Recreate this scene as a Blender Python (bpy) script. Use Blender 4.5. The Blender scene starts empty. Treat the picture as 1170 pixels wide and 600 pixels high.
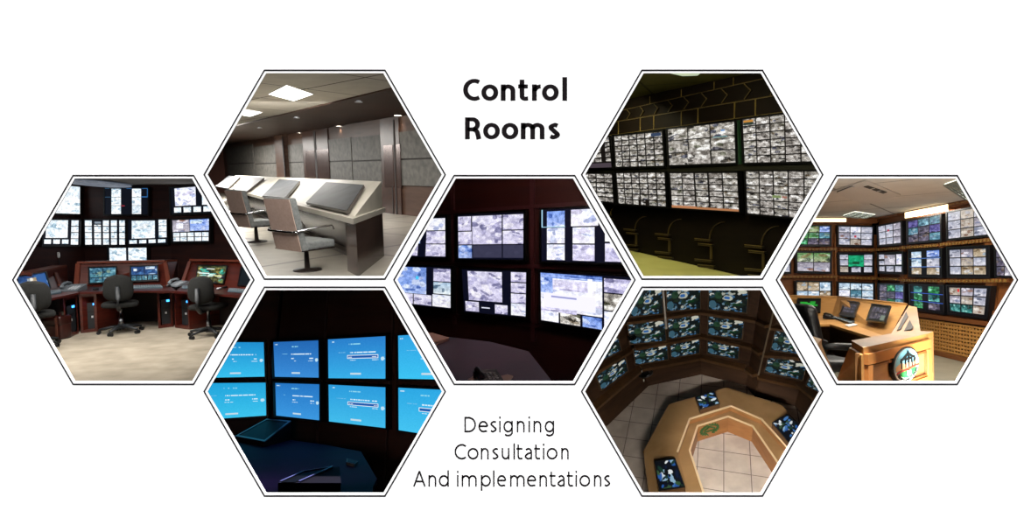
import bpy, bmesh, math, random
import numpy as np
from mathutils import Vector, Matrix

FPX, CX, CY = 600.0, 585.0, 300.0      # focal length and image centre of the 1170x600 frame
EYE = Vector((0.0, 0.0, 3.0))
BOARD = 3.8                            # distance from the lens to the white board
scene = bpy.context.scene
COL = scene.collection
rad = math.radians

def lin(c):
    if isinstance(c, str):
        c = c.lstrip('#'); c = tuple(int(c[i:i+2], 16)/255 for i in (0, 2, 4))
    return tuple(((v/12.92) if v <= .04045 else ((v+.055)/1.055)**2.4) for v in c[:3])

# ------------------------------------------------------------------ materials
MATS = {}
def mat(name, color, rough=.5, metal=0., spec=.5, color2=None, nscale=(4, 4, 4), detail=3., kind='noise', emit=None, estr=1., bump=0., lo=.35, hi=.65):
    if name in MATS: return MATS[name]
    m = bpy.data.materials.new(name); m.use_nodes = True
    nt = m.node_tree; b = nt.nodes['Principled BSDF']
    b.inputs['Roughness'].default_value = rough; b.inputs['Metallic'].default_value = metal
    b.inputs['Specular IOR Level'].default_value = spec
    b.inputs['Base Color'].default_value = (*lin(color), 1)
    if color2 is not None or bump:
        tc = nt.nodes.new('ShaderNodeTexCoord'); mp = nt.nodes.new('ShaderNodeMapping')
        mp.inputs['Scale'].default_value = nscale
        nt.links.new(tc.outputs['Object'], mp.inputs['Vector'])
        if kind == 'wood':
            n = nt.nodes.new('ShaderNodeTexNoise'); n.inputs['Scale'].default_value = 1.
            n.inputs['Detail'].default_value = 6.; n.inputs['Distortion'].default_value = 1.2
        elif kind == 'voronoi':
            n = nt.nodes.new('ShaderNodeTexVoronoi'); n.inputs['Scale'].default_value = 1.
        else:
            n = nt.nodes.new('ShaderNodeTexNoise'); n.inputs['Scale'].default_value = 1.
            n.inputs['Detail'].default_value = detail
        nt.links.new(mp.outputs['Vector'], n.inputs['Vector'])
        if color2 is not None:
            r = nt.nodes.new('ShaderNodeValToRGB')
            r.color_ramp.elements[0].position = lo; r.color_ramp.elements[1].position = hi
            r.color_ramp.elements[0].color = (*lin(color), 1); r.color_ramp.elements[1].color = (*lin(color2), 1)
            nt.links.new(n.outputs[0], r.inputs[0]); nt.links.new(r.outputs[0], b.inputs['Base Color'])
        if bump:
            bp = nt.nodes.new('ShaderNodeBump'); bp.inputs['Strength'].default_value = bump; bp.inputs['Distance'].default_value = .01
            nt.links.new(n.outputs[0], bp.inputs['Height']); nt.links.new(bp.outputs[0], b.inputs['Normal'])
    if emit is not None:
        b.inputs['Emission Color'].default_value = (*lin(emit), 1); b.inputs['Emission Strength'].default_value = estr
    MATS[name] = m
    return m

def tilemat(name, c1, c2, grout, size, ang=0., rough=.4, gw=.012, offx=0., offy=0., spec=.5):
    """square tiles with grout lines, procedural, laid out in the room's own floor plane"""
    if name in MATS: return MATS[name]
    m = bpy.data.materials.new(name); m.use_nodes = True
    nt = m.node_tree; b = nt.nodes['Principled BSDF']; L = nt.links.new
    b.inputs['Roughness'].default_value = rough; b.inputs['Specular IOR Level'].default_value = spec
    tc = nt.nodes.new('ShaderNodeTexCoord'); mp = nt.nodes.new('ShaderNodeMapping')
    mp.inputs['Rotation'].default_value = (0, 0, ang); mp.inputs['Location'].default_value = (offx, offy, 0)
    L(tc.outputs['Object'], mp.inputs['Vector'])
    br = nt.nodes.new('ShaderNodeTexBrick'); br.offset = 0.; br.squash = 1.
    br.inputs['Scale'].default_value = 1.; br.inputs['Brick Width'].default_value = size; br.inputs['Row Height'].default_value = size
    br.inputs['Mortar Size'].default_value = gw; br.inputs['Mortar Smooth'].default_value = .1; br.inputs['Bias'].default_value = 0.
    br.inputs['Mortar'].default_value = (*lin(grout), 1)
    L(mp.outputs['Vector'], br.inputs['Vector'])
    n = nt.nodes.new('ShaderNodeTexNoise'); n.inputs['Scale'].default_value = 3.; n.inputs['Detail'].default_value = 6.
    L(tc.outputs['Object'], n.inputs['Vector'])
    r = nt.nodes.new('ShaderNodeValToRGB'); r.color_ramp.elements[0].position = .35; r.color_ramp.elements[1].position = .65
    r.color_ramp.elements[0].color = (*lin(c1), 1); r.color_ramp.elements[1].color = (*lin(c2), 1)
    L(n.outputs[0], r.inputs[0]); L(r.outputs[0], br.inputs['Color1']); L(r.outputs[0], br.inputs['Color2'])
    L(br.outputs['Color'], b.inputs['Base Color'])
    MATS[name] = m
    return m

def feedmat(name, strength):
    if name in MATS: return MATS[name]
    m = bpy.data.materials.new(name); m.use_nodes = True
    nt = m.node_tree; b = nt.nodes['Principled BSDF']
    a = nt.nodes.new('ShaderNodeVertexColor'); a.layer_name = 'feed'
    b.inputs['Base Color'].default_value = (.004, .004, .005, 1); b.inputs['Roughness'].default_value = .35
    b.inputs['Specular IOR Level'].default_value = .2
    nt.links.new(a.outputs['Color'], b.inputs['Emission Color']); b.inputs['Emission Strength'].default_value = strength
    MATS[name] = m
    return m

# ------------------------------------------------------------------ the seven cells behind the board
HEX = {'A': (152.4, 319.8), 'B': (371.0, 199.5), 'C': (587.8, 319.8), 'D': (371.0, 447.4), 'E': (802.3, 199.5), 'F': (802.3, 447.4), 'G': (1024.8, 319.8)}
NEIGH = {'A': 'BD', 'B': 'ACD', 'C': 'BDEF', 'D': 'ABC', 'E': 'CFG', 'F': 'CEG', 'G': 'EF'}
R_OUT, R_IN = 138.6, 133.8
def hexpts(c, r): return [(c[0]+r*math.cos(rad(60*k)), c[1]+r*math.sin(rad(60*k))) for k in range(6)]
def pray(px, py): return Vector(((px-CX)/FPX, 1.0, (CY-py)/FPX))
def halfplanes(k, inset):
    out = []
    c = HEX[k]
    for j in NEIGH[k]:
        d = HEX[j]; mx, my = (c[0]+d[0])/2, (c[1]+d[1])/2
        a = round((math.atan2(d[1]-c[1], d[0]-c[0])-rad(30))/rad(60))*rad(60)+rad(30)
        n = (math.cos(a), math.sin(a)); out.append((mx-n[0]*inset, my-n[1]*inset, *n))
    if k in 'BD': out.append((586.5-inset, 200, 1, 0))
    if k in 'EF': out.append((586.5+inset, 200, -1, 0))
    lo = {'A': 0, 'B': 0, 'C': 0, 'D': 0, 'E': 0, 'F': 0, 'G': 0}
    out += [(-260, 0, -1, 0), (1430, 0, 1, 0), (0, -230, 0, -1), (0, 830, 0, 1)]
    return out
def cellpoly(k, inset):
    poly = [(-260, -230), (1430, -230), (1430, 830), (-260, 830)]
    for mx, my, nx, ny in halfplanes(k, inset):
        new = []
        for i in range(len(poly)):
            p, q = poly[i], poly[(i+1) % len(poly)]
            dp = (p[0]-mx)*nx+(p[1]-my)*ny; dq = (q[0]-mx)*nx+(q[1]-my)*ny
            if dp <= 1e-6: new.append(p)
            if (dp < -1e-6 and dq > 1e-6) or (dp > 1e-6 and dq < -1e-6):
                t = dp/(dp-dq); new.append((p[0]+t*(q[0]-p[0]), p[1]+t*(q[1]-p[1])))
        poly = new
    return poly
def clip_planes(k, inset):
    pl = []
    ctr = pray(*HEX[k])
    for mx, my, nx, ny in halfplanes(k, inset):
        a = pray(mx, my); b = pray(mx-ny*50, my+nx*50)
        n = a.cross(b).normalized()
        if n.dot(ctr) > 0: n = -n
        pl.append(n)
    return pl

class Room:
    def __init__(s, key, h, horizon=None, down=None):
        s.key, s.h = key, h
        if down is None:
            t = math.atan((CY-horizon)/FPX)
            s.R = Matrix.Rotation(t, 3, 'X')
        else:
            z = -Vector(down).normalized(); y = (Vector((0, 1, 0))-z*z.y).normalized(); x = y.cross(z)
            s.R = Matrix((x, y, z)).transposed()
        s.Ri = s.R.transposed()
        s.M = Matrix.Translation(EYE) @ s.R.to_4x4() @ Matrix.Translation((0, 0, -h))
        s.eye = Vector((0, 0, h))
        s.items = []
    def ray(s, px, py): return s.Ri @ pray(px, py)
    def F(s, px, py, z=0.):                       # the point of the level plane z under a sight line
        d = s.ray(px, py); return s.eye + d*((z-s.h)/d.z)
    def XY(s, px, Y):                             # plan position on bearing px at depth Y
        d0, d1 = s.ray(px, 0), s.ray(px, 600)
        if abs(d0.z-d1.z) > 1e-9:
            t = d0.z/(d0.z-d1.z); d = d0.lerp(d1, t)
        else: d = d0
        d = d*(Y/d.y); return Vector((d.x, d.y, 0))
    def W(s, px, py, pl):
        p0, n = pl; d = s.ray(px, py); return s.eye + d*((p0-s.eye).dot(n)/d.dot(n))
    def vplane(s, a, b, off=0.):
        A, B = s.XY(*a), s.XY(*b); return s.plane3(A, B, A+Vector((0, 0, 1)), off)
    def plane3(s, A, B, C, off=0.):
        n = (B-A).cross(C-A).normalized()
        if n.dot(s.eye-A) < 0: n = -n
        return (A+n*off, n)
    def shift(s, pl, off): return (pl[0]+pl[1]*off, pl[1])
    def zat(s, P, py):
        a = s.R @ (Vector((P.x, P.y, 0))-s.eye); b = s.R @ Vector((0, 0, 1))
        k = CY-py
        return (k*a.y-FPX*a.z)/(FPX*b.z-k*b.y)

# ------------------------------------------------------------------ mesh building
class B:
    def __init__(s): s.bm = bmesh.new()
    def face(s, pts):
        return s.bm.faces.new([s.bm.verts.new(p) for p in pts])
    def loft(s, secs, cap=True, closed=True):
        rings = [[s.bm.verts.new(p) for p in sec] for sec in secs]
        n = len(rings[0])
        for a, b in zip(rings, rings[1:]):
            for i in range(n if closed else n-1):
                j = (i+1) % n
                s.bm.faces.new((a[i], a[j], b[j], b[i]))
        if cap and closed:
            s.bm.faces.new(rings[0][::-1]); s.bm.faces.new(rings[-1])
        return s
    def prism(s, poly, vec):
        vec = Vector(vec); return s.loft([[Vector(p) for p in poly], [Vector(p)+vec for p in poly]])
    def box(s, x0, x1, y0, y1, z0, z1):
        return s.prism([(x0, y0, z0), (x1, y0, z0), (x1, y1, z0), (x0, y1, z0)], (0, 0, z1-z0))
    def bar(s, a, b, w, t, up=(0, 0, 1)):
        a, b = Vector(a), Vector(b); d = (b-a).normalized(); u = Vector(up)
        x = d.cross(u).normalized()*w/2; y = x.cross(d).normalized()*t/2
        return s.loft([[p-x-y, p+x-y, p+x+y, p-x+y] for p in (a, b)])
    def tube(s, pts, r, n=8, cap=True):
        pts = [Vector(p) for p in pts]; secs = []
        rr = r if isinstance(r, (list, tuple)) else [r]*len(pts)
        ref = Vector((0, 0, 1)) if abs((pts[1]-pts[0]).normalized().z) < .9 else Vector((1, 0, 0))
        for i, p in enumerate(pts):
            d = (pts[min(i+1, len(pts)-1)]-pts[max(i-1, 0)]).normalized()
            x = d.cross(ref).normalized(); y = d.cross(x).normalized()
            secs.append([p+(x*math.cos(2*math.pi*k/n)+y*math.sin(2*math.pi*k/n))*rr[i] for k in range(n)])
        return s.loft(secs, cap)
    def pad(s, c, a, b, d, e=.45, nu=20, nv=12, M=None):
        """super-ellipsoid cushion with half sizes a, b, d"""
        c = Vector(c); f = lambda v, p: math.copysign(abs(v)**p, v)
        secs = []
        for i in range(1, nv):
            v = -math.pi/2+math.pi*i/nv; ring = []
            for k in range(nu):
                u = 2*math.pi*k/nu
                p = Vector((a*f(math.cos(v), e)*f(math.cos(u), e), b*f(math.cos(v), e)*f(math.sin(u), e), d*f(math.sin(v), e)))
                ring.append(c+(M @ p if M else p))
            secs.append(ring)
        return s.loft(secs)
    def lathe(s, c, prof, n=20):
        c = Vector(c)
        return s.loft([[c+Vector((r*math.cos(2*math.pi*k/n), r*math.sin(2*math.pi*k/n), z)) for k in range(n)] for r, z in prof])
    def bevel(s, w, seg=2):
        bmesh.ops.recalc_face_normals(s.bm, faces=s.bm.faces)
        bmesh.ops.bevel(s.bm, geom=s.bm.edges[:], offset=w, segments=seg, profile=.5, affect='EDGES', clamp_overlap=True)
        return s

USED = {}
def put_props(o, label, cat, group, kind):
    if label: o['label'] = label
    if cat: o['category'] = cat
    if group: o['group'] = group
    if kind: o['kind'] = kind

def thing(room, name, label, cat, base, rz=0., group=None, M=None):
    o = bpy.data.objects.new(name, None); COL.objects.link(o)
    L = Matrix.Translation(Vector(base)) @ Matrix.Rotation(rz, 4, 'Z') if M is None else M
    o.matrix_world = room.M @ L
    put_props(o, label, cat, group, None)
    INFO[o.name] = (room, room.M @ L, L)
    return o
INFO = {}
def mesh(room, name, b, m, parent=None, own=False, label=None, cat=None, group=None, kind=None, smooth=False, base=None):
    """link one mesh object; vertices are in room coordinates unless own=True (then in the parent's own frame)"""
    bm = b.bm
    if not own or True:
        bmesh.ops.recalc_face_normals(bm, faces=bm.faces)
    me = bpy.data.meshes.new(name)
    if parent is None:
        if base is None:
            vs = [v.co for v in bm.verts]
            base = Vector((sum(v.x for v in vs)/len(vs), sum(v.y for v in vs)/len(vs), min(v.z for v in vs)))
            if kind == 'structure': base = Vector((0, 0, 0))
        L = Matrix.Translation(base); Wm = room.M @ L
        if not own: bm.transform(L.inverted())
    else:
        # walk up to the owning empty
        Lw = INFO[parent.name]; Wm = Lw[1]; L = Lw[2]
        if not own: bm.transform(L.inverted())
    bm.to_mesh(me); bm.free()
    me.materials.append(m)
    if smooth:
        me.polygons.foreach_set('use_smooth', [True]*len(me.polygons))
    o = bpy.data.objects.new(name, me); COL.objects.link(o)
    if parent is not None:
        o.parent = parent
    else:
        o.matrix_world = Wm
    INFO[o.name] = (room, Wm, L)
    put_props(o, label, cat, group, kind)
    return o

def struct(room, name, b, m, label): return mesh(room, name, b, m, kind='structure', label=label)

def copy_tree(src, room, base, rz, label, group=None, own_mats=None):
    o = src.copy(); COL.objects.link(o)
    L = Matrix.Translation(Vector(base)) @ Matrix.Rotation(rz, 4, 'Z')
    o.matrix_world = room.M @ L; o['label'] = label
    if group: o['group'] = group
    INFO[o.name] = (room, room.M @ L, L)
    def rec(a, b):
        for ch in [c for c in a.children]:
            d = ch.copy(); COL.objects.link(d); d.parent = b; INFO[d.name] = (room, room.M @ L, L)
            rec(ch, d)
    rec(src, o)
    return o

def grid_screen(room, name, quad, arr, m, parent):
    """a lit screen: a fine grid of faces, each carrying the colour of one dot of the displayed picture. quad = TL TR BR BL"""
    H, Wd = arr.shape[:2]
    TL, TR, BR, BL = [np.array(INFO[parent.name][2].inverted() @ q) for q in quad]
    u = np.linspace(0, 1, Wd+1)[None, :, None]; v = np.linspace(0, 1, H+1)[:, None, None]
    P = (TL*(1-u)+TR*u)*(1-v)+(BL*(1-u)+BR*u)*v
    me = bpy.data.meshes.new(name)
    me.vertices.add((H+1)*(Wd+1)); me.vertices.foreach_set('co', P.reshape(-1).astype(np.float32))
    i, j = np.meshgrid(np.arange(H), np.arange(Wd), indexing='ij')
    a = (i*(Wd+1)+j).ravel(); f = np.stack([a, a+Wd+1, a+Wd+2, a+1], 1).ravel()
    n = H*Wd
    me.loops.add(n*4); me.loops.foreach_set('vertex_index', f.astype(np.int32))
    me.polygons.add(n); me.polygons.foreach_set('loop_start', np.arange(0, n*4, 4, dtype=np.int32))
    me.update(calc_edges=True)
    at = me.color_attributes.new('feed', 'FLOAT_COLOR', 'CORNER')
    c = np.clip(arr, 0, 1); c = np.where(c <= .04045, c/12.92, ((c+.055)/1.055)**2.4)
    c = np.concatenate([c.reshape(-1, 3), np.ones((n, 1))], 1)
    at.data.foreach_set('color', np.repeat(c, 4, 0).ravel().astype(np.float32))
    me.materials.append(m)
    o = bpy.data.objects.new(name, me); COL.objects.link(o); o.parent = parent
    INFO[o.name] = INFO[parent.name]
    return o

# ------------------------------------------------------------------ pictures shown on the screens
def C3(h):
    h = h.lstrip('#'); return np.array([int(h[i:i+2], 16)/255 for i in (0, 2, 4)])
PAL = {
 'white': ('#e6eafa', '#f6f4ff', ['#b9c1de', '#ffffff', '#9aa6d0', '#f6f2ff', '#c8c2dc', '#ffffff'], .12, 8),
 'glare': ('#dcebf6', '#f4faff', ['#ffffff', '#b4cede', '#ffffff', '#84a4b8', '#dfeaf4', '#ffffff'], .14, 8),
 'street': ('#dcd9f2', '#cfcae8', ['#9a96bc', '#f7f3ff', '#6c6a94', '#e3def6', '#a9a5cc', '#f3efff'], .13, 8),
 'blue': ('#6f8fd8', '#a9bdf2', ['#3f5fae', '#dfe8ff', '#7fa0ea', '#c6d2fa'], .14, 8),
 'bw': ('#8c8680', '#a09a94', ['#dcd8d2', '#2c2926', '#55514e', '#fbf8f4', '#88847e', '#1a1816', '#eeeae4', '#e8e4de'], .26, 9),
 'bwcolor': ('#948f86', '#aaa59e', ['#f2efe8', '#2a2a36', '#4c4e3c', '#fffdf8', '#84807c', '#34384c', '#6a5c48', '#1c1a18', '#f4f2ec'], .26, 9),
 'hall': ('#8f8a98', '#c2beca', ['#e9e4ec', '#8a5f4c', '#70789a', '#f6f2fa', '#9a9fb8'], .10, 5),
 'hallwarm': ('#a3988c', '#c4b8ac', ['#6c4a38', '#e8e0d6', '#8c6c54', '#d8d0c8', '#9a9aa8'], .10, 5),
 'hallwhite': ('#a6aabb', '#cfcdd8', ['#8288a0', '#e8e8f0', '#9ea2b8', '#545a70', '#c0c4d4'], .10, 6),
 'lawn': ('#507a54', '#48904a', ['#8fb88a', '#26582c', '#6fb4a0', '#a6b8c4', '#2c7430'], .14, 7),
 'office': ('#5c8a52', '#a8b08a', ['#d8ddc8', '#3c4c34', '#7c6a44', '#c8d4cc', '#2f3a30'], .14, 7),
 'purple': ('#4a4488', '#6a64a8', ['#2a2650', '#8a86c8', '#5a5598', '#9a98b8'], .16, 6),
 'aqua': ('#4a7f90', '#6a98b0', ['#1f3c4c', '#8fc4d4', '#2c5c6c', '#7088a4', '#b0c4cc'], .18, 7),
 'dusk': ('#4c4a5c', '#6c6478', ['#8c7c74', '#2a2834', '#a89ca8', '#5c4c44'], .14, 7),
 'green': ('#0f9a6a', '#16b47c', ['#0a5a44', '#48e0a8', '#0c7858'], .10, 4),
 'nightgreen': ('#1c5c3c', '#2f8f54', ['#0a2c1c', '#74dc9c', '#4cb06c', '#8fe4c4', '#12402c'], .2, 8),
 'nightaqua': ('#245c5c', '#4a9a94', ['#0a2424', '#a8e8dc', '#5cb0a8', '#12403c'], .2, 8),
 'snow': ('#a9c4dc', '#e4eef6', ['#ffffff', '#6c8ca8', '#c8dcec', '#486078'], .12, 6),
 'sand': ('#9c8668', '#c4b49c', ['#e8e0d4', '#5c4a34', '#b0a084', '#8ca4bc', '#dcdce4'], .12, 6),
 'desk': ('#3d6d88', '#4f8a9a', ['#7fb4c0', '#1c3444', '#b4d4d8', '#24506c', '#8c9c7c'], .16, 7),
 'navy': ('#1c3f74', '#28558f', ['#3f78b4', '#0f2448', '#c8e0f4'], .10, 4),
 'grey': ('#3b3b52', '#3b3b52', ['#42425a'], .01, 1),
 'thermal': ('#3a4424', '#57522c', ['#e9f4e8', '#2fb0a0', '#8c7c34', '#1c2c3c', '#c4b464', '#46d8c8', '#1e2a48'], .2, 12),
}
def upsample(g, h, w):
    H, W = g.shape[:2]
    y = np.linspace(0, H-1, h); x = np.linspace(0, W-1, w)
    y0 = np.floor(y).astype(int).clip(0, H-2); x0 = np.floor(x).astype(int).clip(0, W-2)
    fy = (y-y0)[:, None, None]; fx = (x-x0)[None, :, None]
    return (g[y0][:, x0]*(1-fy)*(1-fx)+g[y0][:, x0+1]*(1-fy)*fx+g[y0+1][:, x0]*fy*(1-fx)+g[y0+1][:, x0+1]*fy*fx)
def paint(h, w, style, rng):
    top, bot, cols, amp, nb = PAL[style]
    h, w = max(h, 2), max(w, 2)
    t = np.linspace(0, 1, h)[:, None, None]
    a = (C3(top)*(1-t)+C3(bot)*t)*np.ones((h, w, 1))
    yy, xx = np.mgrid[0:h, 0:w]; yy = yy/h; xx = xx/w
    cols = [C3(c) for c in cols]
    sc = nb if h*w > 300 else max(2, nb-3)
    if h*w > 1500: sc = nb*3
    for k in range(sc):
        cx, cy = rng.random(), rng.random(); rx = rng.uniform(.06, .32); ry = rng.uniform(.04, .18)
        if h*w > 1500: rx *= .6; ry *= .6
        an = rng.uniform(-.6, .6); dx, dy = xx-cx, yy-cy
        u = dx*math.cos(an)+dy*math.sin(an); v = -dx*math.sin(an)+dy*math.cos(an)
        msk = (np.abs(u/rx)**3+np.abs(v/ry)**3) < 1 if rng.random() < .5 else (np.abs(u/rx)**2+np.abs(v/ry)**2) < 1
        a[msk] = a[msk]*.25+cols[rng.randrange(len(cols))]*.75
    nr = np.random.RandomState(rng.randrange(1 << 30))
    g = nr.uniform(-1, 1, (max(3, h//4+1), max(3, w//4+1), 1))
    a += upsample(g, h, w)*amp + nr.uniform(-1, 1, (h, w, 1))*amp*.6
    return a.clip(0, 1)
def feed(h, w, rects, bg='#0a0c12', seed=1, gain=1.):
    rng = random.Random(seed)
    a = np.ones((h, w, 3))*C3(bg)
    for r in rects:
        x0, y0, x1, y1, st = r[:5]
        X0, X1 = int(round(x0*w)), int(round(x1*w)); Y0, Y1 = int(round(y0*h)), int(round(y1*h))
        if X1 <= X0 or Y1 <= Y0: continue
        if st.startswith('#'): a[Y0:Y1, X0:X1] = C3(st)
        else: a[Y0:Y1, X0:X1] = paint(Y1-Y0, X1-X0, st, rng)[:Y1-Y0, :X1-X0]
    return (a*gain).clip(0, 1)
def tiles(nx, ny, styles, seed=0, gap=.012, x0=0., y0=0., x1=1., y1=1.):
    rng = random.Random(seed); out = []
    for j in range(ny):
        for i in range(nx):
            st = styles[(j*nx+i) % len(styles)] if isinstance(styles, list) else rng.choice(styles)
            a = x0+(x1-x0)*i/nx; b = x0+(x1-x0)*(i+1)/nx; c = y0+(y1-y0)*j/ny; d = y0+(y1-y0)*(j+1)/ny
            out.append((a+gap, c+gap*1.3, b-gap, d-gap*1.3, st))
    return out

# ------------------------------------------------------------------ television sets and monitors
def expand(q, l, t, r, b):
    return [(q[0][0]-l, q[0][1]-t), (q[1][0]+r, q[1][1]-t), (q[2][0]+r, q[2][1]+b), (q[3][0]-l, q[3][1]+b)]
def tv(room, name, q, pl, arr, label, cat='television', bez=(1.5, 1.5, 1.5, 1.8), group=None, thick=.06, fm=None, cm=None, mount=True, bp=.012, extra=None):
    """q = picture corners TL TR BR BL as sight lines onto the wall plane pl (front of the glass)"""
    Q = [room.W(x, y, pl) for x, y in q]; O = [room.W(x, y, pl) for x, y in expand(q, *bez)]
    n = pl[1]
    base = (O[2]+O[3])/2
    o = thing(room, name, label, cat, base, group=group)
    cm = cm or MATS['tv_black']
    mesh(room, 'casing', B().prism([p-n*.004 for p in O], -n*thick), cm, o)
    bz = B()
    for i in range(4):
        j = (i+1) % 4
        bz.loft([[O[i]-n*.004, Q[i]-n*.004, Q[i]+n*bp, O[i]+n*bp], [O[j]-n*.004, Q[j]-n*.004, Q[j]+n*bp, O[j]+n*bp]])
    mesh(room, 'bezel', bz, cm, o)
    grid_screen(room, 'screen', Q, arr, fm or MATS['feed'], o)
    if mount:
        c = sum(O, Vector())/4
        e1 = (O[1]-O[0])*.15; e2 = (O[3]-O[0])*.2
        mesh(room, 'wall_mount', B().prism([c-e1-e2-n*(thick+.004), c+e1-e2-n*(thick+.004), c+e1+e2-n*(thick+.004), c-e1+e2-n*(thick+.004)], -n*.035), MATS['steel'], o)
    return o

def wallseg(room, name, a, b, z0, z1, m, label, thick=.12, off=0.):
    A, Bq = (room.XY(*a), room.XY(*b))
    n = (Bq-A).cross(Vector((0, 0, 1))).normalized()
    if n.dot(room.eye-A) < 0: n = -n
    n.z = 0
    A = A+n*off; Bq = Bq+n*off
    bb = B().prism([Vector((A.x, A.y, z0)), Vector((Bq.x, Bq.y, z0)), Vector((Bq.x, Bq.y, z1)), Vector((A.x, A.y, z1))], -n*thick)
    return struct(room, name, bb, m, label)

def area(room, loc, target, size, power, color=(1, 1, 1), size_y=None, name='lamp'):
    l = bpy.data.lights.new(name, 'AREA'); l.energy = power; l.color = color; l.size = size
    if size_y: l.shape = 'RECTANGLE'; l.size_y = size_y
    o = bpy.data.objects.new(name, l); COL.objects.link(o)
    d = (Vector(target)-Vector(loc)).normalized()
    q = d.to_track_quat('-Z', 'Y').to_matrix().to_4x4()
    o.matrix_world = room.M @ Matrix.Translation(Vector(loc)) @ q
    return o
def point(room, loc, power, color=(1, 1, 1), r=.03, spot=None, target=None, name='lamp', blend=.5):
    l = bpy.data.lights.new(name, 'SPOT' if spot else 'POINT'); l.energy = power; l.color = color; l.shadow_soft_size = r
    if spot: l.spot_size = rad(spot); l.spot_blend = blend
    o = bpy.data.objects.new(name, l); COL.objects.link(o)
    q = Matrix.Identity(4)
    if target is not None: q = (Vector(target)-Vector(loc)).normalized().to_track_quat('-Z', 'Y').to_matrix().to_4x4()
    o.matrix_world = room.M @ Matrix.Translation(Vector(loc)) @ q
    return o

mat('tv_black', '#08080a', rough=.35)
mat('steel', '#8a8c90', rough=.3, metal=1.)
mat('black_plastic', '#111214', rough=.5)
mat('dark_plastic', '#1e2226', rough=.55)
feedmat('feed', 1.0); feedmat('feed_bright', 1.12); feedmat('feed_dim', .75)
# ================================================================== the white board, the hexagon outlines and the lettering
class Flat(Room):
    def __init__(s):
        s.key = None; s.h = 0; s.R = Matrix.Identity(3); s.Ri = s.R; s.M = Matrix.Translation(EYE); s.eye = Vector((0, 0, 0))
BD = Flat()
def bp(px, py, d=0.): return pray(px, py)*BOARD - Vector((0, d, 0))
white = mat('board_white', '#f4f4f4', rough=.9, spec=.1)
ink = mat('ink', '#1c181a', rough=.9, spec=.0)
def board():
    cu = bpy.data.curves.new('board', 'CURVE'); cu.dimensions = '2D'; cu.fill_mode = 'BOTH'; cu.extrude = .002
    def spl(pts):
        s = cu.splines.new('POLY'); s.points.add(len(pts)-1); s.use_cyclic_u = True
        for i, (x, y) in enumerate(pts):
            p = pray(x, y)*BOARD; s.points[i].co = (p.x, p.z, 0, 1)
    spl([(-262, -232), (1432, -232), (1432, 832), (-262, 832)])
    for k in HEX: spl(hexpts(HEX[k], R_IN))
    t = bpy.data.objects.new('tmp', cu); COL.objects.link(t)
    dg = bpy.context.evaluated_depsgraph_get()
    me = bpy.data.meshes.new_from_object(t.evaluated_get(dg))
    bpy.data.objects.remove(t)
    me.transform(Matrix.Rotation(math.pi/2, 4, 'X'))
    me.materials.clear(); me.materials.append(white)
    o = bpy.data.objects.new('wall_front', me); COL.objects.link(o)
    o.location = EYE+Vector((0, BOARD+.002, 0))
    put_props(o, 'large white display wall with seven hexagonal openings', None, None, 'structure')
board()
WHERE = {'A': 'room with grey swivel chairs', 'B': 'room with cream desks', 'C': 'centre room',
         'D': 'blue screen room', 'E': 'olive floor room', 'F': 'octagonal desk room', 'G': 'emblem desk room'}
for k, c in HEX.items():
    b = B(); o_, i_ = hexpts(c, R_OUT), hexpts(c, R_OUT-1.7)
    for j in range(6):
        q = (j+1) % 6
        b.loft([[bp(*o_[j], .0002), bp(*i_[j], .0002), bp(*i_[j], .0008), bp(*o_[j], .0008)], [bp(*o_[q], .0002), bp(*i_[q], .0002), bp(*i_[q], .0008), bp(*o_[q], .0008)]])
    mesh(BD, 'hexagon_frame', b, ink, label='thin black hexagon line around the '+WHERE[k], cat='outline', group='black hexagon outlines on the white wall')

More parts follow.
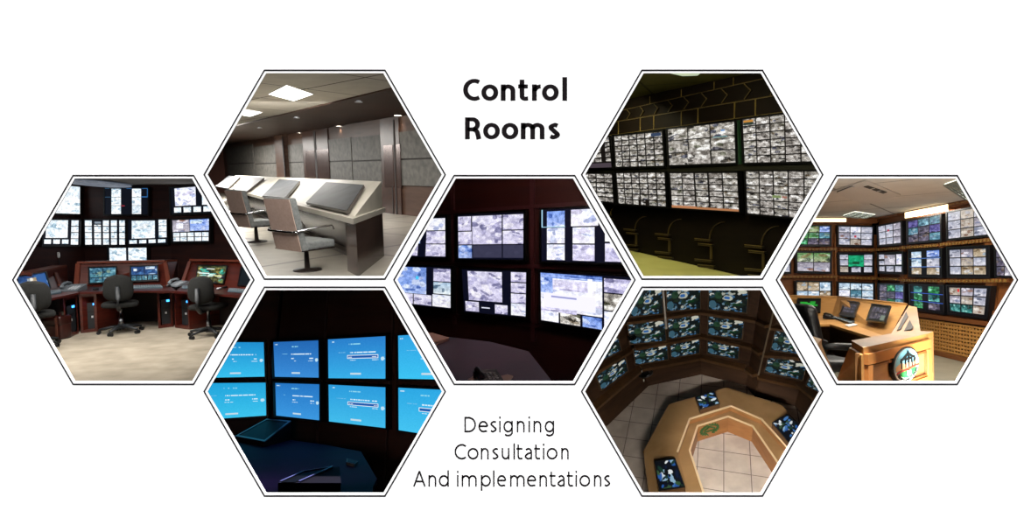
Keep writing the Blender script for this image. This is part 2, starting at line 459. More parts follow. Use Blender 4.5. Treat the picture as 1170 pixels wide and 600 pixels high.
def arc(cx, cy, rx, ry, a0, a1, n=18): return [(cx+rx*math.cos(rad(a0+(a1-a0)*i/n)), cy+ry*math.sin(rad(a0+(a1-a0)*i/n))) for i in range(n+1)]
def smooth(P, n=6):
    P = [P[0]]+P+[P[-1]]; out = []
    for i in range(1, len(P)-2):
        for k in range(n):
            t = k/n; out.append(tuple(.5*((2*P[i][j])+(-P[i-1][j]+P[i+1][j])*t+(2*P[i-1][j]-5*P[i][j]+4*P[i+1][j]-P[i+2][j])*t*t+(-P[i-1][j]+3*P[i][j]-3*P[i+1][j]+P[i+2][j])*t**3) for j in (0, 1)))
    out.append(P[-2]); return out
def glyph(ch, w, xh, cap, asc, sx, sy):
    l, r, t, b = sx/2, w-sx/2, xh-sy/2, sy/2
    m = (l+r)/2; rx = (r-l)/2
    if ch == 'o': return [arc(m, xh/2, rx, (t-b)/2, 0, 360, 36)]
    if ch == 'n': y0 = xh*.6; return [[(l, 0), (l, xh)], arc(m, y0, rx, t-y0, 180, 0)+[(r, 0)]]
    if ch == 'u': y0 = xh*.4; return [[(r, 0), (r, xh)], [(l, xh)]+arc(m, y0, rx, y0-b, 180, 360)]
    if ch == 'm':
        y0 = xh*.62; q = (r-l)/4
        return [[(l, 0), (l, xh)], arc(l+q, y0, q, t-y0, 180, 0)+[(l+2*q, 0)], arc(l+3*q, y0, q, t-y0, 180, 0)+[(r, 0)]]
    if ch == 'r': return [[(l, 0), (l, xh)], arc(w*.95, xh*.55, w*.95-l, t-xh*.55, 175, 92)]
    if ch == 'l': return [[(l, 0), (l, asc)]]
    if ch == 'i': d = max(sx*1.15, 1.9); return [[(l, 0), (l, xh)], [(l, xh+3.9-d/2), (l, xh+3.9+d/2)]]
    if ch == 't':
        s0 = w*.22+sx*.35
        return [[(s0, xh*1.3), (s0, xh*.3)]+arc(s0+w*.3, xh*.3, w*.3, xh*.3-b, 180, 270, 8)+[(w, b*1.15)], [(0, t), (w*.98, t)]]
    if ch == 'e':
        return [[(l, xh*.53), (r, xh*.53)], arc(m, xh/2, rx, (t-b)/2, 4, 290)+[(r-.03*w, b*1.6)]]
    if ch == 's':
        return [smooth([(r-.03*w, t-.06*xh), (m+.05*w, t), (l+.02*w, xh*.74), (m, xh*.5), (r, xh*.26), (m-.05*w, b), (l, b+.07*xh)])]
    if ch == 'a':
        return [[(l+.08*w, t-.09*xh)]+arc(m+.02*w, xh*.62, rx*.95, t-xh*.62, 110, 0)+[(r, 0)], smooth([(r, xh*.58), (m, xh*.52), (l, xh*.27), (m-.08*w, b), (r-.08*w, xh*.13), (r, xh*.3)])]
    if ch == 'd': return [[(r, 0), (r, asc)], arc(m, xh/2, rx, (t-b)/2, 0, 360, 36)]
    if ch == 'p': return [[(l, -xh*.38), (l, xh)], arc(m, xh/2, rx, (t-b)/2, 0, 360, 36)]
    if ch == 'g': return [[(r, xh), (r, 0)]+arc(m, 0, rx, xh*.36-sy/2, 0, -140, 12), arc(m, xh/2, rx, (t-b)/2, 0, 360, 36)]
    if ch == 'C': return [arc(w*.62, cap/2, w*.62-l, (cap-sy)/2, 52, 308, 30) if sx < 3 else arc(w*.66, cap/2, w*.66-l, (cap-sy)/2, 58, 302, 30)]
    if ch == 'D': return [[(l, 0), (l, cap)], [(l, cap-sy/2), (w*.35, cap-sy/2)]+arc(w*.35, cap/2, r-w*.35, (cap-sy)/2, 90, -90, 24)+[(l, sy/2)]]
    if ch == 'A': return [[(l*.8, 0), (w/2, cap)], [(w-l*.8, 0), (w/2, cap)], [(w*.2, cap*.33), (w*.8, cap*.33)]]
    if ch == 'R':
        y0 = cap*.45
        return [[(l, 0), (l, cap)], [(l, cap-sy/2), (w*.45, cap-sy/2)]+arc(w*.45, (cap-sy/2+y0)/2, w*.9-sx/2-w*.45, (cap-sy/2-y0)/2, 90, -90, 16)+[(l, y0)], smooth([(w*.5, y0), (w*.72, y0*.75), (w-sx/2-.02*w, 0)])]
    return []
def stroke(b, path, x, y, sx, sy, thick=.0008):
    n = len(path); closed = n > 3 and math.dist(path[0], path[-1]) < 1e-6
    secs = []
    for i, p in enumerate(path):
        if closed: a, c = path[(i-1) % (n-1)], path[(i+1) % (n-1)]
        else: a, c = path[max(i-1, 0)], path[min(i+1, n-1)]
        dx, dy = c[0]-a[0], c[1]-a[1]; L = math.hypot(dx, dy) or 1; nx, ny = -dy/L, dx/L
        hw = math.hypot(sx*nx, sy*ny)/2
        P = [(x+p[0]+nx*hw*s, y-(p[1]+ny*hw*s)) for s in (1, -1)]
        secs.append([bp(*P[0], .0002), bp(*P[1], .0002), bp(*P[1], thick), bp(*P[0], thick)])
    b.loft(secs)
def word(text, xs, base, xh, cap, asc, sx, sy, label, name):
    chars = [c for c in text if c != ' ']
    o = thing(BD, name, label, 'lettering', bp(xs[0][0], base))
    for ch, (x0, x1) in zip(chars, xs):
        b = B()
        for p in glyph(ch, x1-x0, xh, cap, asc, sx, sy): stroke(b, p, x0, base, sx, sy)
        mesh(BD, 'letter', b, ink, o)
T1 = (18.2, 24.6, 26.6, 5.5, 4.1)
word('Control', [(529.2, 548.7), (550, 569.3), (572.2, 588.8), (592, 603.4), (607.8, 618.6), (619.2, 638.4), (642.5, 648)], 114.7, *T1, label='bold black word Control on the white wall, upper line of the heading', name='wall_sign_word')
word('Rooms', [(531.3, 550.3), (552, 571.2), (573.2, 592.3), (595, 622.2), (626.2, 640)], 158.7, *T1, label='bold black word Rooms on the white wall, below the word Control', name='wall_sign_word')
T2 = (12.9, 17.4, 18.2, 1.75, 1.65)
i_ = lambda x: (x-.7, x+.7)
word('Designing', [(530.6, 543.8), (546.6, 557.8), (560, 567.6), i_(571), (575.2, 586), (590.5, 599.5), i_(604.5), (609.5, 618.5), (622.4, 633.2)], 493.7, *T2, label='thin black word Designing, top line of the small lettering', name='wall_sign_word')
word('Consultation', [(519.4, 532.7), (534.3, 546.7), (549.4, 558.4), (562.3, 569.7), (573.2, 582.1), i_(587.3), (590, 597), (599.4, 608), (610.2, 617.2), i_(621), (624.6, 637), (641.2, 649.8)], 524.7, *T2, label='thin black word Consultation, middle line of the small lettering', name='wall_sign_word')
word('And', [(472.2, 486.2), (489.5, 498.5), (501.4, 512.9)], 555.7, *T2, label='thin black word And at the start of the lowest text line', name='wall_sign_word')
word('implementations', [i_(522.8), (527.5, 544.7), (549.4, 560.9), i_(564), (567.9, 578.5), (582.8, 599.5), (602, 612.8), (616.3, 625.1), (627.7, 634.8), (636.9, 645.2), (647.6, 654.7), i_(658.2), (662, 674.3), (678.6, 687.2), (690.1, 697.3)], 555.7, *T2, label='thin black word implementations, longest word of the lowest text line', name='wall_sign_word')
# added sun lamp raking down the face of the board to whiten it
l = bpy.data.lights.new('sun', 'SUN'); l.energy = 21; l.angle = rad(3)
so = bpy.data.objects.new('sun', l); COL.objects.link(so)
so.rotation_euler = Vector((0.0, math.tan(rad(11)), -1)).to_track_quat('-Z', 'Y').to_euler()
# ================================================================== shared furniture makers
ROOMS, FAR = {}, {}
mat('chair_cloth', '#0d0e0d', rough=.95, color2='#131412', nscale=(60, 60, 60), bump=.2)
mat('keyboard_grey', '#4d5d66', rough=.6)
mat('white_plastic', '#c9ccd0', rough=.5)
mat('key_light', '#7b8890', rough=.6)
mat('led_blue', '#2a7cff', emit='#3a9cff', estr=4)
mat('leather', '#08080a', rough=.45, spec=.4, color2='#0e0e10', nscale=(30, 30, 30), bump=.25)
mat('chrome', '#b8b8bc', rough=.15, metal=1.)
def office_chair(room, base, rz, label, group=None):
    """task chair: rounded back on a spine, padded seat, gas post, five-star base on castors; faces +y in its own frame"""
    o = thing(room, 'office_chair', label, 'chair', base, rz, group=group)
    cl, pl = MATS['chair_cloth'], MATS['dark_plastic']
    secs = []
    for i in range(15):                                # shell of the backrest, wide and round-cornered
        t = i/14; z = .56+.44*t; e = 1-abs(2*t-1)**3.2
        hw = .215*(.25+.75*e**.5)*(1-.10*t)
        bow = .05*math.sin(math.pi*t)
        ring = []
        for k in range(16):
            a = 2*math.pi*k/16; ring.append(Vector((hw*math.cos(a), -.23-bow*.6+.045*math.sin(a)+.05*(math.cos(a)**2), z)))
        secs.append(ring)
    mesh(room, 'backrest', B().loft(secs), cl, o, own=True, smooth=True)
    mesh(room, 'back_support', B().tube([(0, -.05, .44), (0, -.24, .43), (0, -.325, .50), (0, -.335, .62), (0, -.32, .82)], [.03, .035, .035, .033, .03]), pl, o, own=True, smooth=True)
    mesh(room, 'seat', B().pad((0, .02, .49), .255, .25, .05, .5), cl, o, own=True, smooth=True)
    mesh(room, 'gas_post', B().lathe((0, 0, .1), [(.035, 0), (.035, .16), (.022, .16), (.022, .35), (.06, .36), (.06, .38)]), MATS['steel'], o, own=True, smooth=True)
    mesh(room, 'base_hub', B().lathe((0, 0, .07), [(.05, 0), (.05, .08), (.03, .1)]), pl, o, own=True)
    for k in range(5):
        a = rad(90+72*k+12); c, s = math.cos(a), math.sin(a)
        lg = mesh(room, 'base_leg', B().tube([(c*.03, s*.03, .115), (c*.17, s*.17, .105), (c*.31, s*.31, .075)], [.032, .025, .018]), pl, o, own=True, smooth=True)
        cb = B()
        for q in (-1, 1):
            x, y = c*.31-s*.02*q, s*.31+c*.02*q
            cb.tube([(x-(-s)*.012, y-c*.012, .03), (x+(-s)*.012, y+c*.012, .03)], .03, 12)
        mesh(room, 'castor', cb, MATS['black_plastic'], lg, own=True)
    return o
def keyboard(room, quad, label, cat='keyboard', m=None, group=None, th=.022):
    """quad: four room points on the worktop, back-left back-right front-right front-left"""
    up = Vector((0, 0, th)); q = [Vector(p) for p in quad]
    o = thing(room, 'keyboard', label, cat, sum(q, Vector())/4, group=group)
    mesh(room, 'tray', B().prism([p+Vector((0, 0, .001)) for p in q], up), m or MATS['keyboard_grey'], o)
    kb = B()
    for r in range(4):
        for c in range(12):
            u0, u1 = (c+.15)/12, (c+.85)/12; v0, v1 = (r+.2)/4.2+.02, (r+.85)/4.2+.02
            P = lambda u, v: (q[0]*(1-u)+q[1]*u)*(1-v)+(q[3]*(1-u)+q[2]*u)*v+up+Vector((0, 0, .001))
            kb.prism([P(u0, v0), P(u1, v0), P(u1, v1), P(u0, v1)], (0, 0, .006))
    mesh(room, 'keys', kb, MATS['key_light'], o)
    return o
def mouse(room, c, label, m=None, rz=0.):
    o = thing(room, 'computer_mouse', label, 'mouse', c, rz)
    mesh(room, 'body', B().pad((0, 0, .018), .033, .055, .018, .8), m or MATS['black_plastic'], o, own=True, smooth=True)
    mesh(room, 'scroll_wheel', B().tube([(-.004, .03, .032), (.004, .03, .032)], .008, 10), MATS['dark_plastic'], o, own=True)
    return o
def desk_phone(room, c, rz, label, m, scale=1.):
    o = thing(room, 'desk_phone', label, 'telephone', c, rz); s = scale
    mesh(room, 'body', B().loft([[Vector((x*s, y*s, z*s)) for x, y, z in ((sx*.11, -.1, 0), (sx*.11, -.1, .02), (sx*.11, .1, .075), (sx*.11, .1, 0))] for sx in (-1, 1)]), m, o, own=True)
    mesh(room, 'handset', B().tube([(-.075*s, -.08*s, .045*s), (-.085*s, -.04*s, .085*s), (-.085*s, .05*s, .105*s), (-.075*s, .09*s, .085*s)], [.026*s, .018*s, .018*s, .026*s]), m, o, own=True, smooth=True)
    kb = B()
    for i in range(3):
        for j in range(4):
            x, y = (-.01+i*.032)*s, (-.075+j*.03)*s; z = .02*s+(y/s+.1)*.275*s
            kb.box(x, x+.022*s, y, y+.018*s, z, z+.006*s)
    mesh(room, 'keypad', kb, MATS['white_plastic'], o, own=True)
    return o
# ================================================================== far left room
A = Room('A', 1.75, horizon=262); ROOMS['A'] = A; FAR['A'] = 14
wallA = mat('dark_wall_wood', '#241010', rough=.5, color2='#331712', nscale=(1, 1, 6), kind='wood', spec=.3)
mahog = mat('mahogany', '#3f150e', rough=.35, color2='#592116', nscale=(2, 2, 14), kind='wood', spec=.5)
mahogT = mat('mahogany_top', '#38130f', rough=.35, color2='#4c1b15', nscale=(3, 10, 3), kind='wood', spec=.5)
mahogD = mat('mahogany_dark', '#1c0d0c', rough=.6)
carp = mat('carpet_beige', '#8d8475', rough=.95, color2='#aba08f', nscale=(3, 3.5, 1), detail=6, bump=.15, spec=.1, lo=.3, hi=.7)
ceilA = mat('ceiling_A', '#9a958c', rough=.9)
struct(A, 'floor', B().box(-14, 0, 5.3, 13, -.1, 0), carp, 'beige mottled carpet floor of the far left room')
struct(A, 'ceiling', B().box(-16, 0, 4.6, 13.5, 2.72, 2.82), ceilA, 'grey ceiling of the far left room')
PA = {'l': ((-120, 8.6), (95, 11.6)), 'c': ((95, 11.6), (194, 11.6)), 'r': ((194, 11.6), (340, 10.9))}
wallseg(A, 'wall_left', *PA['l'], 0, 2.72, wallA, 'dark wood wall on the left of the far left room')
wallseg(A, 'wall_back', *PA['c'], 0, 2.72, wallA, 'dark wood centre wall of the far left room')
wallseg(A, 'wall_right', *PA['r'], 0, 2.72, wallA, 'dark wood wall on the right of the far left room')
pl = {k: A.vplane(*v, off=.10) for k, v in PA.items()}
def cols(spec, y0=.0, y1=1., n=3, st='glare', gap=.012):
    out = []
    for x0, x1 in spec:
        for j in range(n):
            a = y0+(y1-y0)*j/n; b = y0+(y1-y0)*(j+1)/n; out.append((x0, a+gap, x1, b-gap, st))
    return out
ink_ = '#10131c'
AT = [
 ('l', [(50, 210), (91.3, 213.6), (91.3, 244.6), (46, 243)], [(0, 0, 1, 1, 'glare')], 'bright television showing one washed out street view, upper left of the far left room wall'),
 ('c', [(120, 215.2), (169, 215.2), (169, 245), (120, 245)], cols([(.15, .37), (.63, .84)])+[(0, .33, .15, .345, '#3a6080'), (0, .0, .1, .02, '#3a6080'), (.5, 0, .62, .015, '#2f6fb0'), (.86, 0, 1, .02, '#2f6fb0'), (.985, 0, 1, .33, '#2f6fb0'), (.84, .32, 1, .34, '#2f6fb0'), (.38, .66, .46, .68, '#a03040')], 'television with two white picture columns on black, top centre of the far left room wall'),
 ('r', [(194.5, 215), (243, 210.5), (243, 243), (196, 244.5)], [(.1, .03, .6, .7, 'white'), (.75, .03, .98, .7, 'glare')]+tiles(4, 1, ['glare'], 3, .03, .04, .72, .98, .99), 'television with one large white picture over small ones, upper right in far left room'),
 ('l', [(50.5, 251), (91, 251.5), (90.3, 280), (49, 280)], [(.06, .02, .66, .72, 'glare')]+tiles(3, 1, ['glare'], 4, .03, 0, .74, .72, .99)+cols([(.76, .97)], 0, 1, 4), 'television with one large picture and a column of four, middle row, far left room'),
 ('c', [(96, 251.5), (144, 251.5), (144, 280), (96.5, 280)], cols([(.02, .18), (.24, .40), (.45, .59), (.64, .78), (.84, .97)], 0, 1, 4)+[(.23, 0, .42, .19, ink_), (.25, .07, .4, .14, '#8894a0')], 'television with five narrow white picture columns, middle row of the far left room'),
 ('c', [(146.5, 251.5), (191, 251), (191.3, 278.3), (146.5, 280)], [(.09, .03, .68, .75, 'glare'), (.78, .0, .98, .23, 'glare'), (.78, .25, .98, .48, 'glare'), (.78, .5, .98, .74, 'glare')]+tiles(4, 1, ['glare'], 5, .03, .0, .77, .98, .99), 'television with a large white picture bordered on two sides, middle row, far left room'),
 ('r', [(196, 251.5), (239.5, 249.5), (239.5, 276), (197, 276.5)], [(.02, .02, .47, .55, 'hall'), (.12, .15, .3, .4, 'white'), (.48, .02, .98, .52, 'blue'), (.5, .05, .8, .2, 'snow')]+tiles(5, 2, ['glare'], 6, .012, .02, .58, .98, .98), 'television with two wide pictures above ten small white ones in the far left room'),
 ('c', [(123.5, 283), (167.7, 282.5), (168, 300.5), (124, 300)], [(.03, .03, .46, .97, 'glare'), (.52, .03, .99, .97, 'glare')], 'small television with two white pictures, bottom of the wall in the far left room'),
]
for k, q, rects, lab in AT:
    tv(A, 'television', q, pl[k], feed(64, 100, rects, '#0a0e18', seed=len(lab)), lab, group='televisions on the wall of the far left room', fm=MATS['feed_bright'])
# ceiling lamp
o = thing(A, 'ceiling_light', 'round textured ceiling light at the top of the far left room', 'light', A.F(112, 208, 2.7))
lc = A.F(112, 208.5, 2.7)
mesh(A, 'lamp_shade', B().pad(lc+Vector((0, 0, -.03)), .37, .7, .04, .7, 28, 10), mat('lamp_shade', '#8f98a6', rough=.6, emit='#8a94a4', estr=.35, color2='#b8c0cc', nscale=(9, 9, 9), bump=.5), o, smooth=True)
mesh(A, 'rim', B().pad(lc+Vector((0, 0, .005)), .39, .73, .012, .7, 28, 6), MATS['steel'], o)
# consoles
ZD, ZT = .70, 1.10
def console(name, label, fl, fr, bl, br, tl, tr, nf=6, bow=0., ZT=1.10):
    f0, f1, b0, b1 = A.F(*fl, ZD), A.F(*fr, ZD), A.F(*bl, ZD), A.F(*br, ZD); t0, t1 = A.F(*tl, ZT), A.F(*tr, ZT)
    o = thing(A, name, label, 'desk', Vector(((f0.x+f1.x)/2, (f0.y+f1.y)/2, 0)))
    front = []
    for i in range(nf+1):
        t = i/nf; p = f0.lerp(f1, t); p.y += bow*4*t*(1-t); front.append(p)
    mesh(A, 'worktop', B().prism(front+[b1, b0], (0, 0, -.035)), mahogT, o)
    dn = Vector((0, .35, 0))
    mesh(A, 'monitor_housing', B().loft([[b0, t0, t0+dn, Vector((t0.x, t0.y+.35, ZD-.03)), b0+Vector((0, 0, -.03))], [b1, t1, t1+dn, Vector((t1.x, t1.y+.35, ZD-.03)), b1+Vector((0, 0, -.03))]]), mahog, o)
    n = (b1-b0).cross(t0-b0).normalized()
    if n.dot(A.eye-b0) < 0: n = -n
    mesh(A, 'top_trim', B().loft([[t0+n*.03+Vector((0, -.02, .0)), t0+n*.03+Vector((0, -.02, .04)), t0+dn+Vector((0, 0, .04)), t0+dn], [t1+n*.03+Vector((0, -.02, .0)), t1+n*.03+Vector((0, -.02, .04)), t1+dn+Vector((0, 0, .04)), t1+dn]]), mat('mahogany_edge', '#70392a', rough=.3), o)
    for p, q, r in ((b0, t0, 1), (b1, t1, -1)):
        mesh(A, 'side_trim', B().bar(p.lerp(q, .02)+n*.02, q+n*.02, .07, .03, up=n), mat('mahogany_edge', '#8a5038'), o)
    m0, m1 = f0.lerp(b0, 1.15), f1.lerp(b1, 1.15)
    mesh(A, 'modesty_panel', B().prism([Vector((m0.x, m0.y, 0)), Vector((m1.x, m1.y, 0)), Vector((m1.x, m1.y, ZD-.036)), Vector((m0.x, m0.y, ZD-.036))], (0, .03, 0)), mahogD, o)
    return A.plane3(b0, b1, t0, .022), o
pc, dc = console('control_desk', 'mahogany control desk with two sunken monitors in the middle of the far left room', (91, 334), (201, 332.5), (88, 327.5), (194, 326), (90, 302), (189.5, 300), bow=.12)
pL, dl = console('control_desk', 'mahogany control desk with one sunken monitor at the left edge of the far left room', (0, 353), (91, 334), (12, 337), (68.5, 328), (14, 316), (60, 306.5), ZT=.965)
pR, dr = console('control_desk', 'mahogany control desk with two sunken monitors at the right edge of the far left room', (201, 332.5), (312, 341), (208.5, 326.5), (308, 331.5), (218, 299.5), (312, 301.5))
# infill worktops in the corners belong to the side desks
def amon(q, p, rects, lab, seed, bgc='#0d1c2c', fm=None):
    tv(A, 'desk_monitor', q, p, feed(40, 72, rects, bgc, seed=seed), lab, cat='monitor', bez=(1.2, 1.1, 1.2, 1.2), thick=.008, mount=False, bp=.01, fm=fm or MATS['feed'], group='monitors sunk into the desks of the far left room')
amon([(102, 306.3), (132.5, 305.3), (132, 322), (102.5, 323.6)], pc, [(.02, .02, .48, .62, 'desk'), (.52, .02, .98, .62, 'desk')]+tiles(4, 1, ['desk'], 1, .02, 0, .64, 1, .99), 'monitor with two landscape pictures, left one in the middle mahogany desk', 11)
amon([(149.5, 304.8), (179.5, 303.8), (180.5, 319.8), (150, 321.3)], pc, [(.02, .02, .48, .58, 'navy'), (.1, .15, .22, .32, '#e8f4fc'), (.52, .02, .98, .58, 'navy'), (.55, .03, .9, .2, 'snow')]+tiles(5, 1, ['desk'], 2, .02, 0, .62, 1, .98), 'blue monitor with a white spot, right one in the middle mahogany desk', 12)
amon([(20, 317), (51.5, 311.5), (57, 328.5), (22, 334)], pL, [(.0, .0, .98, .98, 'navy'), (.3, .2, .62, .8, 'sand'), (.05, .5, .25, .95, 'desk'), (.4, .2, .5, .4, '#f4f0e4'), (.65, .05, .97, .9, '#2c5c9c')], 'monitor with a yellowish picture on blue, in the leftmost mahogany desk', 13)
amon([(227, 303.8), (259, 304.6), (254.5, 324), (224, 321.5)], pR, [(0, 0, 1, 1, 'thermal'), (.08, .2, .3, .27, '#46c8b0'), (.3, .16, .6, .2, '#f0fff8'), (.05, .42, .45, .5, '#e8fff8'), (.15, .33, .4, .37, '#4ad8c8'), (.5, .44, .7, .48, '#3fd0d0'), (.1, .58, .35, .62, '#b8f0e8'), (.65, .55, .9, .62, '#e8e8a0')], 'monitor with a bright yellow and turquoise map, in the right mahogany desk', 14, fm=MATS['feed'])
amon([(276.5, 305.5), (296, 306), (296, 327), (272.5, 325.5)], pR, [(0, 0, 1, 1, '#07141a')], 'switched off dark monitor at the right edge of the right mahogany desk', 15)
# computer cabinets
def cabinet(fl, fr, dx, dy, label, tlabel, z=.655):
    a, b_ = A.F(*fl), A.F(*fr); d = Vector((dx, dy, 0))
    o = thing(A, 'computer_cabinet', label, 'cabinet', (a+b_)/2, group='open mahogany computer cabinets in the far left room')
    u = (b_-a); t = .035/u.length; w0, w1 = a+u*t, b_-u*t; Z = lambda p, h: Vector((p.x, p.y, h))
    mesh(A, 'side_panel', B().loft([[Z(a, 0), Z(w0, 0), Z(w0, z), Z(a, z)], [Z(a+d, 0), Z(w0+d, 0), Z(w0+d, z), Z(a+d, z)]]), mahog, o)
    mesh(A, 'side_panel', B().loft([[Z(w1, 0), Z(b_, 0), Z(b_, z), Z(w1, z)], [Z(w1+d, 0), Z(b_+d, 0), Z(b_+d, z), Z(w1+d, z)]]), mahog, o)
    for nm, h0, h1 in (('bottom_panel', 0, .05), ('top_panel', z-.045, z)):
        mesh(A, nm, B().loft([[Z(w0, h0), Z(w1, h0), Z(w1, h1), Z(w0, h1)], [Z(w0+d, h0), Z(w1+d, h0), Z(w1+d, h1), Z(w0+d, h1)]]), mahog, o)
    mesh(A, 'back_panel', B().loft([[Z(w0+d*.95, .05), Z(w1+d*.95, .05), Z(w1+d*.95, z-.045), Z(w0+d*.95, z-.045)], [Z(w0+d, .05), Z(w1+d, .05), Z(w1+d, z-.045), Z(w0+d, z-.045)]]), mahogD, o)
    e = d*.14; c0, c1 = a+u*.2+e, a+u*.8+e; f = d*.7
    o2 = thing(A, 'computer_tower', tlabel, 'computer', Z((c0+c1)/2, .05), group='black computer towers in the cabinets')
    mesh(A, 'case', B().loft([[Z(c0, .052), Z(c1, .052), Z(c1, .50), Z(c0, .50)], [Z(c0+f, .052), Z(c1+f, .052), Z(c1+f, .50), Z(c0+f, .50)]]), MATS['dark_plastic'], o2)
    nn = -d.normalized()*.004; L_ = lambda s, h: Z(c0.lerp(c1, s), h)+nn
    mesh(A, 'power_light', B().prism([L_(.62, .455), L_(.95, .455), L_(.95, .49), L_(.62, .49)], -d*.01), MATS['led_blue'], o2)
    mesh(A, 'badge', B().prism([L_(.42, .24), L_(.6, .24), L_(.6, .275), L_(.42, .275)], -d*.01), MATS['white_plastic'], o2)
    mesh(A, 'drive_front', B().prism([L_(.1, .33), L_(.9, .33), L_(.9, .37), L_(.1, .37)], -d*.01), MATS['black_plastic'], o2)
    return o
cabinet((74.5, 387), (90, 381.5), -.35, .45, 'open computer cabinet with a bag beside it, left of the middle desk', 'black computer tower with blue light in the cabinet next to the brown bag')
cabinet((92.5, 380.8), (111.8, 379), .08, .5, 'open computer cabinet under the left end of the middle desk', 'black computer tower with blue light under the left end of the middle desk')
cabinet((181, 375.5), (198, 373.5), -.25, .5, 'open computer cabinet under the right end of the middle desk', 'black computer tower with blue light under the right end of the middle desk')
cabinet((200, 374.5), (216.8, 376.8), .25, .5, 'open computer cabinet under the left end of the right desk', 'black computer tower with blue light beside the right chair')
office_chair(A, A.F(139, 380.5), rad(32), 'dark grey swivel chair seen from behind at the middle desk', group='dark grey swivel chairs in the far left room')
office_chair(A, A.F(239, 384), rad(4), 'dark grey swivel chair turned to the right, in front of the yellow map monitor', group='dark grey swivel chairs in the far left room')
office_chair(A, A.F(40, 397), rad(44), 'dark grey swivel chair cut off at the left edge of the far left room', group='dark grey swivel chairs in the far left room')
def akey(pts, lab, m=None): keyboard(A, [A.F(x, y, ZD+.002) for x, y in pts], lab, m=m, group='grey keyboards in the far left room')
akey([(117, 328.4), (129, 328), (129, 331), (116.5, 331.6)], 'short grey keyboard left of the chair at the middle desk')
akey([(152.5, 327.3), (184, 326.8), (186, 329.4), (152.5, 330.4)], 'long grey keyboard right of the chair at the middle desk')
akey([(49, 335), (68, 332.2), (70, 335.2), (50, 338.8)], 'grey keyboard on the leftmost desk beside the telephone')
akey([(209, 327.6), (224, 328.2), (222.5, 330.6), (207.5, 330.1)], 'grey keyboard left of the chair at the right desk')
akey([(262, 330.5), (282, 332), (283, 335.2), (260, 333.6)], 'grey keyboard at the right end of the right desk')
mouse(A, A.F(109.5, 331.5, ZD), 'black mouse on the left part of the middle desk')
mouse(A, A.F(192.5, 327.8, ZD), 'black mouse at the right corner of the middle desk')
mouse(A, A.F(257, 329.2, ZD), 'black mouse right of the chair back on the right desk')
mouse(A, A.F(250.5, 330.8, ZD), 'light grey mouse beside the chair back on the right desk', m=MATS['white_plastic'])
desk_phone(A, A.F(83, 332.2, ZD), rad(10), 'grey desk telephone between the left and the middle desk', mat('phone_grey', '#5a6066', rough=.4), 1.35)
desk_phone(A, A.F(203, 326.8, ZD), rad(-15), 'light grey desk telephone between the middle and the right desk', mat('phone_light', '#8e959c', rough=.4), 1.2)
# bag
bg = thing(A, 'suitcase', 'brown leather bag standing on the carpet under the left desk', 'bag', A.F(63, 388))
c = A.F(63, 387.5); lea = mat('brown_leather', '#3a1712', rough=.35, color2='#2a0f0c', nscale=(8, 8, 8), bump=.3)
mesh(A, 'body', B().box(c.x-.14, c.x+.17, c.y-.08, c.y+.14, 0.002, .36).bevel(.035, 3), lea, bg, smooth=True)
mesh(A, 'flap', B().box(c.x-.145, c.x+.175, c.y-.095, c.y+.145, .22, .375).bevel(.03, 2), mat('brown_leather_dark', '#2c100c', rough=.3), bg, smooth=True)
mesh(A, 'handle', B().tube([(c.x-.05, c.y+.03, .37), (c.x-.04, c.y+.03, .43), (c.x+.07, c.y+.03, .43), (c.x+.08, c.y+.03, .37)], .012), lea, bg)
mesh(A, 'strap', B().box(c.x+.10, c.x+.13, c.y-.105, c.y-.09, .05, .36), mat('brown_leather_light', '#5c3428', rough=.35), bg)
# wall fitting and cable
p = A.W(70.7, 291.5, pl['l'])-pl['l'][1]*.1; n = pl['l'][1]
o = thing(A, 'wall_switch', 'small pale round wall fitting on the dark wall above the leftmost desk', 'wall fitting', p)
mesh(A, 'plate', B().pad(p+n*.012, .03, .02, .065, .8), MATS['white_plastic'], o, smooth=True)
mesh(A, 'cable', B().tube([p+n*.02+Vector((0, 0, -.05)), p+n*.02+Vector((0, 0, -.3))], .006), MATS['black_plastic'], o)
mesh(A, 'loose_cable', B().tube([A.F(145, 366.5)+Vector((0, 0, .02)), A.F(150, 364)+Vector((0, 0, .04)), A.F(155, 366)+Vector((0, 0, .02)), A.F(172, 364.5)+Vector((0, 0, .02)), A.F(176, 367)+Vector((0, 0, .02))], .012), MATS['keyboard_grey'], label='thin grey cable lying on the floor behind the middle chair', cat='cable')
area(A, (-5.6, 7.2, 2.68), (-5.6, 7.2, 0), 2.2, 165, (1, .97, .92), 1.2, name='ceiling_lamp')
area(A, (-7.5, 6.2, 2.68), (-6.5, 8.5, 0), 1.5, 60, (1, .97, .92), 1.0, name='ceiling_lamp')
# ================================================================== room with the white desk row
Rb = Room('B', 1.4, horizon=197); ROOMS['B'] = Rb; FAR['B'] = 60
woodB = mat('walnut', '#3a2a22', rough=.45, color2='#46342a', nscale=(.6, .6, 5), kind='wood', spec=.2)
woodB2 = mat('walnut_gloss', '#2e1f1a', rough=.35, color2='#3b2820', nscale=(1, 1, 4), kind='wood', spec=.35)
steelB = mat('brushed_panel', '#3a3935', rough=.6, metal=.1, color2='#524f4a', nscale=(5, 5, 5), detail=8, bump=.15)
seamB = mat('seam_dark', '#120a08', rough=.7)
floorB = tilemat('floor_tiles_B', '#8f887c', '#a09a8e', '#4e453e', 2.3, ang=rad(33), rough=.28, gw=.05, offx=.5, offy=.6)
ceilB = tilemat('ceiling_tiles_B', '#c2bcb0', '#cac4b8', '#68625a', 2.25, ang=rad(40), rough=.9, gw=.025, offx=.2, offy=.3, spec=.1)
H_B = 3.25
struct(Rb, 'floor', B().box(-45, 3, 5.6, 60, -.1, 0), floorB, 'pale tiled floor with dark joints in the white desk room')
